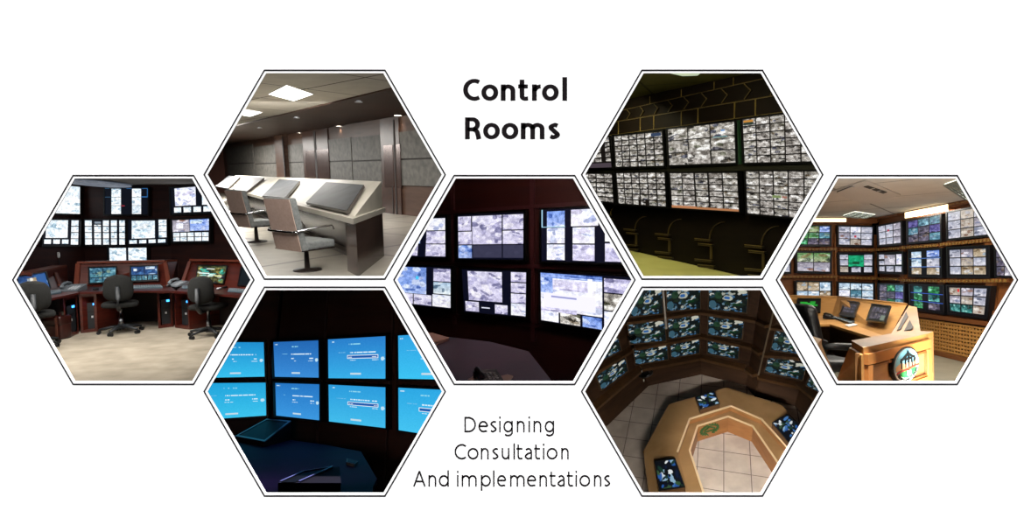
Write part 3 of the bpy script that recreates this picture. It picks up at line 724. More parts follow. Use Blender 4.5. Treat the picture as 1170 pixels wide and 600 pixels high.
struct(Rb, 'ceiling', B().box(-60, 3, 6.2, 60, H_B, H_B+.1), ceilB, 'grey tiled ceiling of the white desk room')
P0 = Rb.XY(450, 18.0); U = Vector((-.847, 1, 0)).normalized()
nb = Vector((-U.y, U.x, 0)); nb = nb if nb.dot(-P0) > 0 else -nb
plB = (P0, nb)
def Wb(x, y, off=0.): return Rb.W(x, y, (P0+nb*off, nb))
# main wall
E0, E1 = P0-U*9, Wb(257, 197); E1.z = 0
struct(Rb, 'wall_right', B().prism([Vector((E0.x, E0.y, 0)), Vector((E1.x, E1.y, 0)), Vector((E1.x, E1.y, H_B)), Vector((E0.x, E0.y, H_B))], -nb*.3), woodB, 'long walnut wall behind the white desks')
e2 = Vector((E1.x-16, E1.y-1.0, 0))
struct(Rb, 'wall_back', B().prism([Vector((E1.x, E1.y, 0)), e2, e2+Vector((0, 0, H_B)), Vector((E1.x, E1.y, H_B))], (0, .3, 0)), mat('walnut_plain', '#4a2e26', rough=.4), 'plain brown end wall of the white desk room')
# lowered wooden soffit along the wall
S0, S1 = P0-U*9, Vector((E1.x, E1.y, 0)); sw = 2.75
struct(Rb, 'trim_1', B().prism([Vector((p.x, p.y, H_B-.04)) for p in (S0+nb*sw, S1+nb*sw*1.25, S1, S0)], (0, 0, .035)), woodB, 'walnut soffit strip with downlights along the wall')
o_ = 0
for i, (x0, x1, yt0, yt1, ybot, ymid) in enumerate([(261.4, 291.7, 169.3, 168.3, 212, 187.6), (292.6, 321, 168.2, 168, 212, 187.5), (332, 348.8, 166, 165, 212, 186), (378.7, 403.8, 159.8, 158, 211, 184.8), (404.8, 437.5, 157.6, 154.6, 211, 184.4), (459.3, 545, 151, 143, 218, 182.3)]):
    names = ['first panel from the far corner', 'second panel from the far corner', 'narrow panel beside the dark wooden pillar', 'panel right of the double doors', 'panel left of the glossy dark bay', 'widest panel at the right edge']
    lo, hi = [], []
    A0, A1 = Wb(x0, 197), Wb(x1, 197)
    o = thing(Rb, 'wall_panel', 'grey metallic wall panel pair, '+names[i], 'wall panel', Vector((A0.x, A0.y, .9)), group='grey metallic wall panels')
    z1 = Rb.zat(A0, yt0); zm = Rb.zat(A0, ymid); z0 = Rb.zat(A0, ybot)
    z0 = max(z0, .55) if i < 5 else .98
    z0 = .98
    for nm, a, b_ in (('upper_panel', zm+.025, z1), ('lower_panel', z0, zm-.025)):
        mesh(Rb, nm, B().prism([Vector((A0.x, A0.y, a)), Vector((A1.x, A1.y, a)), Vector((A1.x, A1.y, b_)), Vector((A0.x, A0.y, b_))], nb*.05), steelB, o)
    mesh(Rb, 'wall_mount', B().prism([Vector((A0.x, A0.y, zm-.025)), Vector((A1.x, A1.y, zm-.025)), Vector((A1.x, A1.y, zm+.025)), Vector((A0.x, A0.y, zm+.025))], nb*.012), seamB, o)
def bay(name, x0, x1, label, parts, proud=.10, m=None, z1=H_B-.06, group=None):
    A0, A1 = Wb(x0, 197, .004), Wb(x1, 197, .004); A0.z = A1.z = 0
    o = thing(Rb, name, label, name.replace('_', ' '), A0, group=group)
    mesh(Rb, 'body', B().prism([A0, A1, A1+Vector((0, 0, z1)), A0+Vector((0, 0, z1))], nb*proud), m or woodB2, o)
    for pn, a, b_, za, zb, pm in parts:
        q0, q1 = Wb(a, 197, proud), Wb(b_, 197, proud)
        mesh(Rb, pn, B().prism([Vector((q0.x, q0.y, za)), Vector((q1.x, q1.y, za)), Vector((q1.x, q1.y, zb)), Vector((q0.x, q0.y, zb))], nb*.02), pm, o)
    return o
glossB = mat('bronze_glass', '#4a3a36', rough=.25, metal=.5)
bay('wooden_pillar', 322, 331.5, 'dark wooden pillar between the metallic panels at the far end', [('fluting', 325, 326, 0, 3.1, seamB)], .25, woodB)
bay('double_door', 349.3, 378, 'glossy reddish wooden double doors with pale strips between the panels', [('door_leaf', 350.5, 361, .05, 2.35, glossB), ('door_leaf', 363.5, 377, .05, 2.35, glossB), ('centre_post', 361.3, 363.2, 0, 3.15, seamB)], .06)
bay('glossy_bay', 438, 459, 'glossy dark wood bay with a mirror strip near the right edge', [('mirror_strip', 439.5, 450, .9, 2.3, glossB), ('mirror_strip', 454, 458.5, .9, 2.3, glossB), ('vertical_slot', 451.5, 452.8, 0, 3.1, seamB), ('vertical_slot', 447.8, 448.6, 0, .95, seamB)], .06)
# lit ceiling panels and downlights
glow = mat('light_panel', '#ffffff', rough=.8, emit='#fffdf8', estr=3.0)
def lpanel(pts, label):
    P = [Rb.F(x, y, H_B-.02) for x, y in pts]
    o = thing(Rb, 'ceiling_light_panel', label, 'light', sum(P, Vector())/4, group='square ceiling light panels')
    c = sum(P, Vector())/4
    mesh(Rb, 'diffuser', B().prism(P, (0, 0, .012)), glow, o)
    bb = B()
    for i in range(4):
        a, b_ = P[i], P[(i+1) % 4]; bb.loft([[a, c+(a-c)*1.04, c+(a-c)*1.04+Vector((0, 0, .018)), a+Vector((0, 0, .018))], [b_, c+(b_-c)*1.04, c+(b_-c)*1.04+Vector((0, 0, .018)), b_+Vector((0, 0, .018))]])
    mesh(Rb, 'frame', bb, mat('frame_beige', '#dcd6ca'), o)
lpanel([(306.8, 107.8), (327.5, 97.5), (357.8, 107.8), (335.5, 115.5)], 'large square lit ceiling panel in the white desk room')
lpanel([(266, 130), (277, 124.5), (299.5, 128.5), (286, 133.3)], 'smaller lit ceiling panel at the left edge of the white desk room')
dl_ = mat('downlight_glow', '#ffffff', emit='#fff4e0', estr=6.)
DLP = [(269.8, 165.5, 'first'), (288.3, 161.5, 'second'), (311.8, 157.3, 'third'), (343.6, 151.5, 'fourth'), (387.8, 143.7, 'fifth'), (454.5, 131.5, 'nearest')]
for i, (x, y, nm) in enumerate(DLP):
    p = Rb.F(x, y, H_B-.045); r = .13+.02*(p.y > 25)
    o = thing(Rb, 'recessed_downlight', 'small round downlight in the walnut soffit, %s from the far end' % nm if nm != 'nearest' else 'small round downlight in the walnut soffit nearest the right edge', 'light', p, group='downlights in the walnut soffit')
    mesh(Rb, 'trim_ring', B().lathe(p, [(r*1.5, 0), (r*1.5, -.02), (r, -.02), (r, 0)], 20), woodB2, o)
    mesh(Rb, 'bulb', B().lathe(p+Vector((0, 0, -.012)), [(r*.95, 0), (r*.95, -.005), (.01, -.008)], 20), dl_, o)
    q = p+Vector((0, 0, -.08)); point(Rb, q, 22, (1, .86, .7), .05, spot=95, target=q+Vector((0, 0, -1)), name='downlight')
for i, (x, y, nm) in enumerate([(296.5, 144.4, 'left'), (338.6, 132.5, 'middle'), (409.6, 113.7, 'right')]):
    p = Rb.F(x, y, H_B-.01)
    mesh(Rb, 'sprinkler_head', B().lathe(p, [(.07, 0), (.06, -.05), (.1, -.06), (.1, -.07)], 14), MATS['white_plastic'], label='tiny white sprinkler on the grey ceiling tiles, %s one of three' % nm, cat='sprinkler', group='sprinklers on the ceiling')
# the desk row
deskB = mat('desk_cream', '#a29c8f', rough=.5, color2='#ada79a', nscale=(2, 2, 2))
ZB = .80
Q0 = Rb.F(403.5, 250, ZB); Qt = Rb.F(440.4, 237.3, ZB)
V = (Qt-Q0); Lv = V.length; V.normalize(); UD = Vector(((192-585)/600, 1, 0)).normalized()
Sf = (Rb.F(397, 247.6, ZB)-Q0); sf = .22
apb = Rb.F(430.8, 237.6, ZB); sb = (apb-Q0).dot(V); za = Rb.zat(apb, 209.5); Ld = 22.
def PD(s, t, z): return Q0+V*s+UD*t+Vector((0, 0, z-ZB))
o = thing(Rb, 'control_desk', 'long cream desk row with a sloping top and brown end panel', 'desk', Vector((Q0.x, Q0.y, 0)))
mesh(Rb, 'worktop', B().loft([[PD(0, t, ZB), PD(Lv, t, ZB), PD(Lv, t, ZB-.075), PD(0, t, ZB-.075)] for t in (0, Ld)]), deskB, o)
mesh(Rb, 'sloping_top', B().loft([[PD(sf, t, ZB+.004), PD(sb-.12, t, za), PD(sb, t, za+.03), PD(sb, t, ZB+.004)] for t in (.12, Ld)]), deskB, o)
brownB = mat('desk_brown', '#3c2f2a', rough=.22, color2='#4c3c35', nscale=(1.5, 1.5, 1.5), spec=.7)
mesh(Rb, 'end_panel', B().loft([[PD(.0+a, .0, z) for a, z in ((.12, 0), (.12, ZB-.076), (Lv-.28, ZB-.076), (Lv-.28, 0))], [PD(.0+a, .5, z) for a, z in ((.12, 0), (.12, ZB-.076), (Lv-.28, ZB-.076), (Lv-.28, 0))]]), brownB, o)
mesh(Rb, 'modesty_panel', B().loft([[PD(a, t, z) for a, z in ((1.2, 0), (1.2, ZB-.076), (1.26, ZB-.076), (1.26, 0))] for t in (.5, Ld)]), brownB, o)
mesh(Rb, 'plinth', B().loft([[PD(a, t, z) for a, z in ((.9, 0), (.9, .06), (1.2, .06), (1.2, 0))] for t in (.5, Ld)]), mat('plinth_grey', '#5a514a', rough=.3), o)
sl = (PD(sf, 0, ZB+.004), PD(sb-.12, 0, za), PD(sf, 5, ZB+.004))
plS = Rb.plane3(*sl, .085)
monB = mat('monitor_shell', '#2a2b2c', rough=.5, spec=.12, color2='#3c3e40', nscale=(3, 3, 3), detail=8)
for q, nm in [([(372.4, 207.8), (415.5, 211), (396, 240.6), (349.4, 231.2)], 'nearest and largest of the row'), ([(318.9, 204.7), (342.7, 206.3), (325.4, 225.8), (299, 223.6)], 'in front of the nearest chair'), ([(284, 202), (301.5, 203.4), (281, 219.3), (265.8, 216)], 'in front of the second chair'), ([(261.4, 200.8), (274.4, 202), (260.3, 215), (246.3, 212.8)], 'farthest one at the left end')]:
    Q = [Rb.W(x, y, plS) for x, y in q]; n = plS[1]; c = sum(Q, Vector())/4
    o = thing(Rb, 'desk_monitor', 'grey flat monitor lying on the sloping cream desk, '+nm, 'monitor', c, group='grey flat monitors on the cream desk')
    mesh(Rb, 'casing', B().prism([p-n*.012 for p in Q], -n*.036), mat('monitor_side', '#3a2e2a', rough=.4), o)
    mesh(Rb, 'screen', B().prism([p-n*.001 for p in Q], -n*.010), monB, o)
# chairs
beige = mat('chair_beige', '#9a8377', rough=.85, color2='#a38c80', nscale=(25, 25, 25), spec=.2)
greyc = mat('chair_grey', '#5a5c5a', rough=.8, color2='#6c6e6c', nscale=(25, 25, 25), bump=.1)
def conf_chair(base, rz, label):
    o = thing(Rb, 'conference_chair', label, 'chair', base, rz, group='beige backed chairs at the cream desk')
    w = .30
    def slab(y0, z0, y1, z1, t0, t1): return [[Vector((x, y0+t0, z0)), Vector((x, y1+t0, z1)), Vector((x, y1+t1, z1)), Vector((x, y0+t1, z0))] for x in (-w, w)]
    mesh(Rb, 'backrest', B().loft(slab(-.25, .32, -.39, 1.06, 0, .10)).bevel(.02, 2), greyc, o, own=True)
    mesh(Rb, 'back_cover', B().loft([[p+Vector((0, 0, 0)) for p in s] for s in [[Vector((x, -.262, .325)), Vector((x, -.398, 1.045)), Vector((x, -.386, 1.045)), Vector((x, -.25, .325))] for x in (-w+.012, w-.012)]]), beige, o, own=True)
    mesh(Rb, 'seat', B().box(-w, w, -.2, .30, .34, .45).bevel(.03, 3), greyc, o, own=True, smooth=False)
    mesh(Rb, 'seat_frame', B().box(-w-.01, w+.01, -.26, .28, .325, .34), MATS['chrome'], o, own=True)
    for sx in (-1, 1):
        mesh(Rb, 'armrest', B().tube([(sx*(w-.02), -.35, .60), (sx*(w+.04), -.32, .62), (sx*(w+.04), .22, .66), (sx*(w+.04), .25, .60)], .016, 8), MATS['chrome'], o, own=True, smooth=True)
    mesh(Rb, 'back_rail', B().tube([(-w-.03, -.33, .60), (-w+.05, -.352, .60), (w-.05, -.352, .60), (w+.03, -.33, .60)], .016, 8), MATS['chrome'], o, own=True, smooth=True)
    mesh(Rb, 'pedestal', B().lathe((0, .02, .003), [(.2, 0), (.19, .015), (.04, .03), (.03, .32)], 24), mat('pedestal_dark', '#2a2320', rough=.3, metal=.3), o, own=True, smooth=True)
    return o
conf_chair(Rb.F(350, 309), rad(-33), 'beige backed chair with chrome arms, nearest one at the cream desk')
conf_chair(Rb.F(292.5, 276.5), rad(-33), 'beige backed chair with chrome arms, second one from the end panel')
conf_chair(Rb.F(254, 254), rad(-33), 'beige backed chair at the left edge, partly cut off, farthest of the three')
def at(room, px, py, dep): return room.eye+room.ray(px, py)*dep
area(Rb, at(Rb, 330, 35, 4.2), at(Rb, 370, 140, 20), 3.2, 320, (1, .98, .95), .6, name='window_light')  # unseen fill added behind the board above the opening, no window there
area(Rb, (-2.0, 7.2, 3.1), (-3.2, 10, 0), 2.5, 60, (1, .97, .92), 1.2, name='ceiling_lamp')  # this and the overhead lamps below are added fill without fittings
area(Rb, (-6.5, 14., 3.1), (-6.5, 15, 0), 3, 900, (1, .97, .92), 3, name='ceiling_lamp')
area(Rb, (-13., 22., 3.1), (-12.5, 22.5, 0), 4, 2600, (1, .97, .92), 4, name='ceiling_lamp')
area(Rb, (-15.5, 26.5, 3.0), (-15.5, 26.5, 0), 3, 1300, (1, .97, .92), 3, name='ceiling_lamp')  # added to lift the dark far left wall
area(Rb, (-4.2, 7.6, 3.1), (-4.4, 9, 0), 2, 60, (1, .97, .92), 1.2, name='ceiling_lamp')
# ================================================================== middle room with the violet-white screens
Rc = Room('C', 1.75, horizon=293); ROOMS['C'] = Rc; FAR['C'] = 12
wallC = mat('wall_maroon', '#2a0d10', rough=.55, color2='#34120f', nscale=(.5, .5, 4), kind='wood', spec=.3)
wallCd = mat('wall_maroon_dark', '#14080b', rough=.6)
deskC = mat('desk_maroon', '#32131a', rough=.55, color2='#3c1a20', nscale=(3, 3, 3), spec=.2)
c0, c1 = (420, 8.55), (760, 5.86)
P0 = Rc.XY(560, 7.2); Uc = Vector((-1.5, 1, 0)).normalized()
nc = Vector((Uc.y, -Uc.x, 0)); nc = nc if nc.dot(-P0) > 0 else -nc
plC = (P0, nc)
struct(Rc, 'wall_back', B().prism([P0-Uc*4.2-nc*.1+Vector((0, 0, z)) for z in (0, 4.2)]+[P0+Uc*3-nc*.1+Vector((0, 0, z)) for z in (4.2, 0)], -nc*.1), wallC, 'dark maroon wall carrying the screens of the middle room')
struct(Rc, 'floor', B().box(-4, 4, 4.4, 9.5, -.1, 0), mat('floor_dark', '#120a0a', rough=.6), 'dark floor of the middle room')
def Wc(x, y, off=0.): return Rc.W(x, y, (P0+nc*off, nc))
def batten(x0, y0, x1, y1, w, lab, n, m=None):
    a, b_ = Wc(x0, y0, -.1), Wc(x1, y1, -.1)
    struct(Rc, 'trim_%d' % n, B().bar(a+nc*.02, b_+nc*.02, w, .04, up=nc), m or mat('batten_maroon', '#3a141a', rough=.5), lab)
batten(609, 195, 610.5, 390, .06, 'upright maroon batten between the middle and right screens', 1)
batten(518, 195, 520, 370, .06, 'upright maroon batten between the left and middle screens', 2)
batten(455, 246.5, 725, 229, .05, 'maroon rail above the upper screens', 3)
batten(455, 299.8, 728, 308, .05, 'maroon rail between the two rows of screens', 4)
batten(455, 352, 728, 387, .05, 'maroon rail below the lower screens', 5)
blk = '#0b0d1e'
CT = [
 ([(456, 250.5), (509.5, 248), (510, 294.3), (450, 292.5)], [(.22, .02, .5, .32, 'street'), (.22, .35, .5, .65, 'blue'), (.0, .68, .46, .98, 'street'), (.62, .02, .98, .32, 'white'), (.62, .35, .98, .65, 'street'), (.62, .68, .98, .98, 'street')], 'screen at the left end of the upper row showing small street views in black columns', 'feed'),
 ([(523.4, 246), (598.4, 242.6), (598.4, 296.6), (524, 296)], [(.0, .03, .21, .36, 'street'), (.0, .38, .22, .67, 'street'), (.23, .03, .68, .67, 'street'), (.7, .03, 1, .36, 'street'), (.7, .38, 1, .67, 'street'), (.0, .69, .22, .98, 'blue'), (.24, .69, .68, .97, 'grey'), (.7, .69, 1, .97, 'grey')], 'screen in the upper middle with a large road view above two dark fields', 'feed'),
 ([(618.8, 240), (728, 234.5), (728, 301.5), (618.8, 298)], [(.06, .03, .26, .33, 'blue'), (.33, .02, .62, .33, 'white'), (.06, .36, .26, .66, 'white'), (.35, .36, .58, .66, 'white'), (.06, .68, .26, .98, 'white'), (.35, .68, .58, .98, 'street'), (.69, .3, .98, .62, 'white'), (.69, .65, .98, .98, 'street'), (0, .0, .01, .34, '#a8d8f0'), (0, .335, .27, .345, '#a8d8f0')], 'screen at the right end of the upper row with white pictures between black bars', 'feed_bright'),
 ([(452, 303.5), (515.3, 306), (515.3, 353.2), (452, 346)], [(.0, .02, .57, .7, 'blue'), (.38, .25, .44, .33, '#4fd0ff'), (.7, .03, .99, .35, 'street'), (.7, .37, .99, .66, 'snow'), (.0, .72, .33, .98, 'street'), (.35, .72, .66, .98, 'street'), (.68, .68, .99, .98, 'white')], 'screen at the left end of the lower row with a large blue picture', 'feed'),
 ([(527.8, 307.8), (601.6, 310.2), (601, 362.8), (530.5, 356)], [(.09, .03, .64, .72, 'street'), (.03, .75, .25, .98, 'street'), (.52, .77, .72, .98, 'street'), (.3, .86, .44, .875, '#e8ecff'), (.77, .02, 1, .24, 'street'), (.77, .26, 1, .48, 'street'), (.77, .5, 1, .7, 'street'), (.77, .72, 1, .98, 'white')], 'screen in the middle of the lower row with a crowded white picture between black bars', 'feed'),
 ([(617.6, 310.2), (727, 317.5), (727, 384), (618.5, 366.3)], [(.0, .02, .67, .76, 'white'), (.0, .02, .67, .12, 'blue'), (.0, .12, .14, .42, 'blue'), (.14, .14, .55, .34, 'street'), (.52, .08, .57, .4, '#f4f4ff'), (.03, .42, .6, .7, '#efedff'), (.12, .46, .4, .5, '#9a9ccc'), (.0, .7, .4, .78, 'street'), (.0, .79, .2, .99, 'white'), (.22, .79, .44, .99, 'bwcolor'), (.46, .79, .66, .99, 'blue'), (.69, .05, 1, .3, 'street'), (.69, .32, 1, .62, 'bwcolor'), (.69, .64, 1, .98, 'white')], 'screen at the right end of the lower row with a wide snowy square', 'feed_bright'),
]
for q, rects, lab, fm in CT:
    w = 160 if q[0][0] > 610 else 110
    tv(Rc, 'wall_screen', q, plC, feed(84, w, rects, blk, seed=len(lab)), lab, cat='screen', bez=(2.6, 2.2, 2.6, 2.6), group='screens on the maroon wall', fm=MATS[fm])
# the dark desk in front
ZC = .75
P = [Rc.F(x, y, ZC) for x, y in [(440, 379), (489, 382.5), (560, 390.5), (604, 401.5), (628, 432), (640, 452), (430, 452)]]
o = thing(Rc, 'control_desk', 'dark maroon desk with an angled corner in front of the screens of the middle room', 'desk', Vector((P[2].x, P[2].y, 0)))
mesh(Rc, 'worktop', B().prism(P, (0, 0, -.04)), deskC, o)
c = sum(P, Vector())/7
P2 = [c+(p-c)*.9 for p in P]
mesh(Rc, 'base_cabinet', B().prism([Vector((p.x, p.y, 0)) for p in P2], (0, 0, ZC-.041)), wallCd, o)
pap = mat('paper_tan', '#a8806c', rough=.8)
for i, (q, z, nm) in enumerate([([(478, 384), (496, 383.6), (513.5, 388.6), (495, 396.5), (480, 397)], .002, 'lower'), ([(480, 382.2), (493, 381.6), (513, 387.4), (494, 392.5), (480, 394)], .022, 'upper')]):
    Q = [Rc.F(x, y, ZC+z) for x, y in q]
    mesh(Rc, 'paper_stack', B().prism(Q, (0, 0, .017)), pap if i else mat('paper_brown', '#6c4a40', rough=.8), label='tan paper folder on the left of the maroon desk, %s one' % nm, cat='paper')
for q, nm in [([(534, 434.5), (546, 427.5), (556, 430), (547, 437)], 'left of the telephone'), ([(570, 431), (580, 428.4), (586.5, 430.5), (582, 437), (572, 436.5)], 'right of the telephone')]:
    Q = [Rc.F(x, y, ZC+.002) for x, y in q]
    mesh(Rc, 'paper_sheet', B().prism(Q, (0, 0, .006)), mat('paper_pale', '#8c7068', rough=.8), label='crumpled pale paper at the front of the maroon desk, '+nm, cat='paper')
desk_phone(Rc, Rc.F(557.5, 434.5, ZC), rad(20), 'black desk telephone at the front of the maroon desk among papers', MATS['black_plastic'], .9)
area(Rc, (0.0, 5.0, 3.0), (0, 6.4, 1.8), .4, 26, (1, .72, .6), .3, name='ceiling_lamp')  # added reddish fill for the dark wall, no fitting here
area(Rc, Rc.eye+Rc.ray(588, 480)*4.15, Rc.eye+Rc.ray(588, 250)*7, .5, 11, (1, .75, .65), .3, name='floor_lamp')  # unseen fill added behind the board below the opening
point(Rc, (-.1, 4.6, 2.9), 8., (1, .8, .7), .1, name='desk_lamp')  # unseen point light high above the desk, no lamp body
# ================================================================== dark room with blue screens
Rd = Room('D', 1.65, horizon=433); ROOMS['D'] = Rd; FAR['D'] = 13
wallD = mat('wall_black_brown', '#20120f', rough=.6, color2='#2a1712', nscale=(.5, .5, 4), kind='wood', spec=.2)
P0 = Rd.XY(408, 7.96); Ud = Vector((-1.75, 1, 0)).normalized(); nd = Vector((Ud.y, -Ud.x, 0)); nd = nd if nd.dot(-P0) > 0 else -nd
plD = (P0, nd)
cr = Rd.W(308, 433, plD); cr.z = 0
Ul = (Rd.XY(200, cr.y-.25)-cr); Ul.z = 0; Ul.normalize(); nl = Vector((Ul.y, -Ul.x, 0)); nl = nl if nl.dot(-cr) > 0 else -nl
plL = (cr, nl); Z = lambda p, z: Vector((p.x, p.y, z))
struct(Rd, 'wall_right', B().prism([Z(cr-nd*.1, 0), Z(cr-Ud*6-nd*.1, 0), Z(cr-Ud*6-nd*.1, 4.6), Z(cr-nd*.1, 4.6)], -nd*.1), wallD, 'black brown wall carrying the blue screens, right part')
struct(Rd, 'wall_left', B().prism([Z(cr-nl*.1, 0), Z(cr+Ul*5-nl*.1, 0), Z(cr+Ul*5-nl*.1, 4.6), Z(cr-nl*.1, 4.6)], -nl*.1), wallD, 'black brown wall carrying the blue screens, left part')
struct(Rd, 'floor', B().box(-6, 1, 4.6, 11, -.1, 0), mat('floor_tan', '#8c6a58', rough=.8, color2='#9c7862', nscale=(6, 6, 6)), 'tan floor glimpsed under the dark desk')
for i, x in enumerate((308, 371, 448)):
    p = Rd.W(x, 400, (P0-nd*.1, nd)); p.z = 0
    struct(Rd, 'trim_%d' % (i+1), B().bar(p+nd*.015, p+nd*.015+Vector((0, 0, 4.5)), .03, .03, up=nd), mat('batten_dark', '#221310', rough=.5), 'slim upright batten on the black brown wall, %s' % ('in the corner', 'left of the boxed menu screens', 'right of the boxed menu screens')[i])
def bluefeed(w, h, top, bot, seed, sel=False, bright=1.):
    t = np.linspace(0, 1, h)[:, None, None]; s = np.linspace(0, 1, w)[None, :, None]
    a = (C3(top)*(1-t)+C3(bot)*t)*np.ones((h, w, 1)); a += np.random.RandomState(seed).uniform(-.015, .015, (h, w, 1))
    rng = random.Random(seed)
    def dash(x0, x1, y, c='#c8eaff', th=1, dens=.75):
        X = int(x0*w)
        while X < x1*w:
            L = rng.randint(1, 4)
            if rng.random() < dens: a[int(y*h):int(y*h)+th, X:min(X+L, int(x1*w))] = C3(c)
            X += L+(1 if rng.random() < .4 else 0)
    dash(.04, .12, .07, '#bfe0f4', 2); dash(.38, .58, .15, '#8fd8f0', 2)
    dash(.15, .32, .36, '#7fc4ec', 1); dash(.4, .86, .36, '#d8f2ff', 2, .95)
    if sel:
        a[int(.43*h):int(.52*h), int(.35*w):int(.88*w)] = C3('#e8f6ff'); a[int(.45*h):int(.505*h), int(.36*w):int(.87*w)] = C3('#1c5cae')
        dash(.37, .44, .48, '#e8f6ff', 1); dash(.78, .86, .48, '#e8f6ff', 1)
    else: dash(.4, .46, .475, '#d8f2ff', 2); dash(.8, .88, .475, '#d8f2ff', 2)
    dash(.39, .52, .56, '#d8f2ff', 1); dash(.78, .88, .56, '#d8f2ff', 1)
    yy, xx = np.mgrid[0:h, 0:w]; m = ((xx/w-.94)/.03)**2+((yy/h-.52)/.05)**2 < 1; a[m] = C3('#bfe4f6')
    a[int(.87*h):int(.92*h), int(.4*w):int(.59*w)] = C3('#c4dce8')
    return (a*bright).clip(0, 1)
DT = [
 (plL, [(238, 391), (301.5, 391.2), (302.6, 430.4), (236, 431.8)], '#1f8fd0', '#38c0ee', False, 'first blue screen of the upper row, at the left edge'),
 (plD, [(312.4, 391), (364.4, 389), (364.8, 431.6), (314, 430.5)], '#2468b4', '#3a8cd8', False, 'second blue screen of the upper row, darker blue'),
 (plD, [(374.8, 388), (441, 384.2), (441, 432.8), (375.4, 432.2)], '#2a80cc', '#38b0ea', True, 'third blue screen of the upper row with a boxed menu line'),
 (plD, [(455, 383.6), (524, 379.5), (524, 434), (455.6, 432.8)], '#30a4e4', '#3cc4f4', False, 'rightmost blue screen of the upper row'),
 (plL, [(226, 438), (303.7, 437.3), (304.4, 474.8), (226, 480.2)], '#22a4dc', '#3cc4ee', False, 'first blue screen of the lower row, at the left edge'),
 (plD, [(314.5, 437.7), (365.5, 439.2), (365.5, 480.3), (315.6, 474.8)], '#2676c4', '#3c98e0', False, 'second blue screen of the lower row, darker blue'),
 (plD, [(375.4, 439.5), (441, 442.7), (441, 489.2), (376, 481.6)], '#2c9cdc', '#42bcec', True, 'third blue screen of the lower row with a boxed menu line'),
 (plD, [(455.2, 443), (526, 446.5), (526, 502.5), (455.6, 491.5)], '#2ca8e4', '#44c4f2', True, 'rightmost blue screen of the lower row with a boxed menu line'),
]
for i, (p, q, t, b_, sel, lab) in enumerate(DT):
    tv(Rd, 'wall_screen', q, p, bluefeed(96, 66, t, b_, i+5, sel), lab, cat='screen', bez=(2.2, 2.0, 2.2, 2.2), group='blue screens in the dark room')
ZK = .75
deskD = mat('desk_navy', '#160c34', rough=.6, color2='#1c103e', nscale=(2, 2, 2), spec=.04)
P = [Rd.F(x, y, ZK) for x, y in [(215, 497), (262, 497.5), (318, 501), (370, 508), (412.5, 516), (430.7, 547), (426, 556), (424, 580), (215, 580)]]
o = thing(Rd, 'control_desk', 'dark navy desk with an angled end in front of the blue screens', 'desk', Vector((P[3].x, P[3].y, 0)))
mesh(Rd, 'worktop', B().prism(P, (0, 0, -.05)), deskD, o)
c = sum(P, Vector())/9
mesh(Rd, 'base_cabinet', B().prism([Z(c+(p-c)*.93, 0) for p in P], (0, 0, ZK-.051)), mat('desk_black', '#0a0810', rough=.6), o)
shell = mat('shell_navy', '#0d0b12', rough=.7, spec=.05)
def wedge(room, bl, br, fl, fr, hb, hf, label, z=ZK):
    """slanted monitor housing: back edge hb high, front edge hf high"""
    b0, b1, f0, f1 = [room.F(*p, z+.001) for p in (bl, br, fl, fr)]
    up = lambda p, h: p+Vector((0, 0, h))
    o = thing(room, 'monitor_housing', label, 'monitor', (f0+f1)/2)
    mesh(room, 'shell', B().loft([[f0, up(f0, hf), up(b0, hb), b0], [f1, up(f1, hf), up(b1, hb), b1]]), shell, o)
    T = [up(b0, hb), up(b1, hb), up(f1, hf), up(f0, hf)]; c = sum(T, Vector())/4
    n = (T[1]-T[0]).cross(T[3]-T[0]).normalized(); n = n if n.z > 0 else -n
    mesh(room, 'screen', B().prism([c+(t-c)*.86+n*.001 for t in T], n*.004), mat('screen_off', '#050508', rough=.5, spec=.06), o)
    bb = B(); O_ = [c+(t-c)*.99+n*.001 for t in T]; I_ = [c+(t-c)*.88+n*.001 for t in T]
    for i in range(4):
        j = (i+1) % 4; bb.loft([[O_[i], I_[i], I_[i]+n*.012, O_[i]+n*.012], [O_[j], I_[j], I_[j]+n*.012, O_[j]+n*.012]])
    mesh(room, 'bezel', bb, mat('bezel_navy', '#26233a', rough=.35), o)
    return o
wedge(Rd, (303, 499.5), (331, 503), (268, 504), (302, 511), .27, .06, 'dark slanted monitor housing on the navy desk at the left')
T_ = [Rd.F(x, y, ZK+.16) for x, y in [(302, 558.5), (347, 538.8), (388, 533), (391, 566), (392, 590), (300, 590)]]
T_ = T_[:4]+[Rd.F(330, 600, ZK+.16)]
o = thing(Rd, 'monitor_housing', 'dark angular monitor housing with thin bright edges at the front of the navy desk', 'monitor', Z(T_[2], ZK))
mesh(Rd, 'shell', B().prism([p-Vector((0, 0, .159)) for p in T_], (0, 0, .158)), shell, o)
c = sum(T_, Vector())/5
mesh(Rd, 'screen', B().prism([Rd.F(x, y, ZK+.161) for x, y in [(306, 558.2), (346, 540.5), (374, 535.5), (326, 556.2)]], (0, 0, .004)), MATS['screen_off'], o)
bb = B(); E_ = [Rd.F(x, y, ZK+.168) for x, y in [(301.5, 558.8), (347, 538.8), (380, 533.4), (325.4, 557.7)]]
for i in range(4): bb.bar(E_[i], E_[(i+1) % 4], .012, .012)
mesh(Rd, 'bezel', bb, mat('bezel_edge', '#4a4a78', rough=.3), o)
q = [Rd.F(x, y, ZK+.002) for x, y in [(396, 526.8), (409, 530.5), (404.5, 534), (395.5, 531.3)]]
o = thing(Rd, 'mobile_phone', 'small black phone lying on the navy desk near its angled end', 'phone', sum(q, Vector())/4)
mesh(Rd, 'body', B().prism(q, (0, 0, .03)), MATS['black_plastic'], o)
c = sum(q, Vector())/4; mesh(Rd, 'display', B().prism([c+(t-c)*.8+Vector((0, 0, .031)) for t in q], (0, 0, .002)), mat('screen_off', '#06060a'), o)
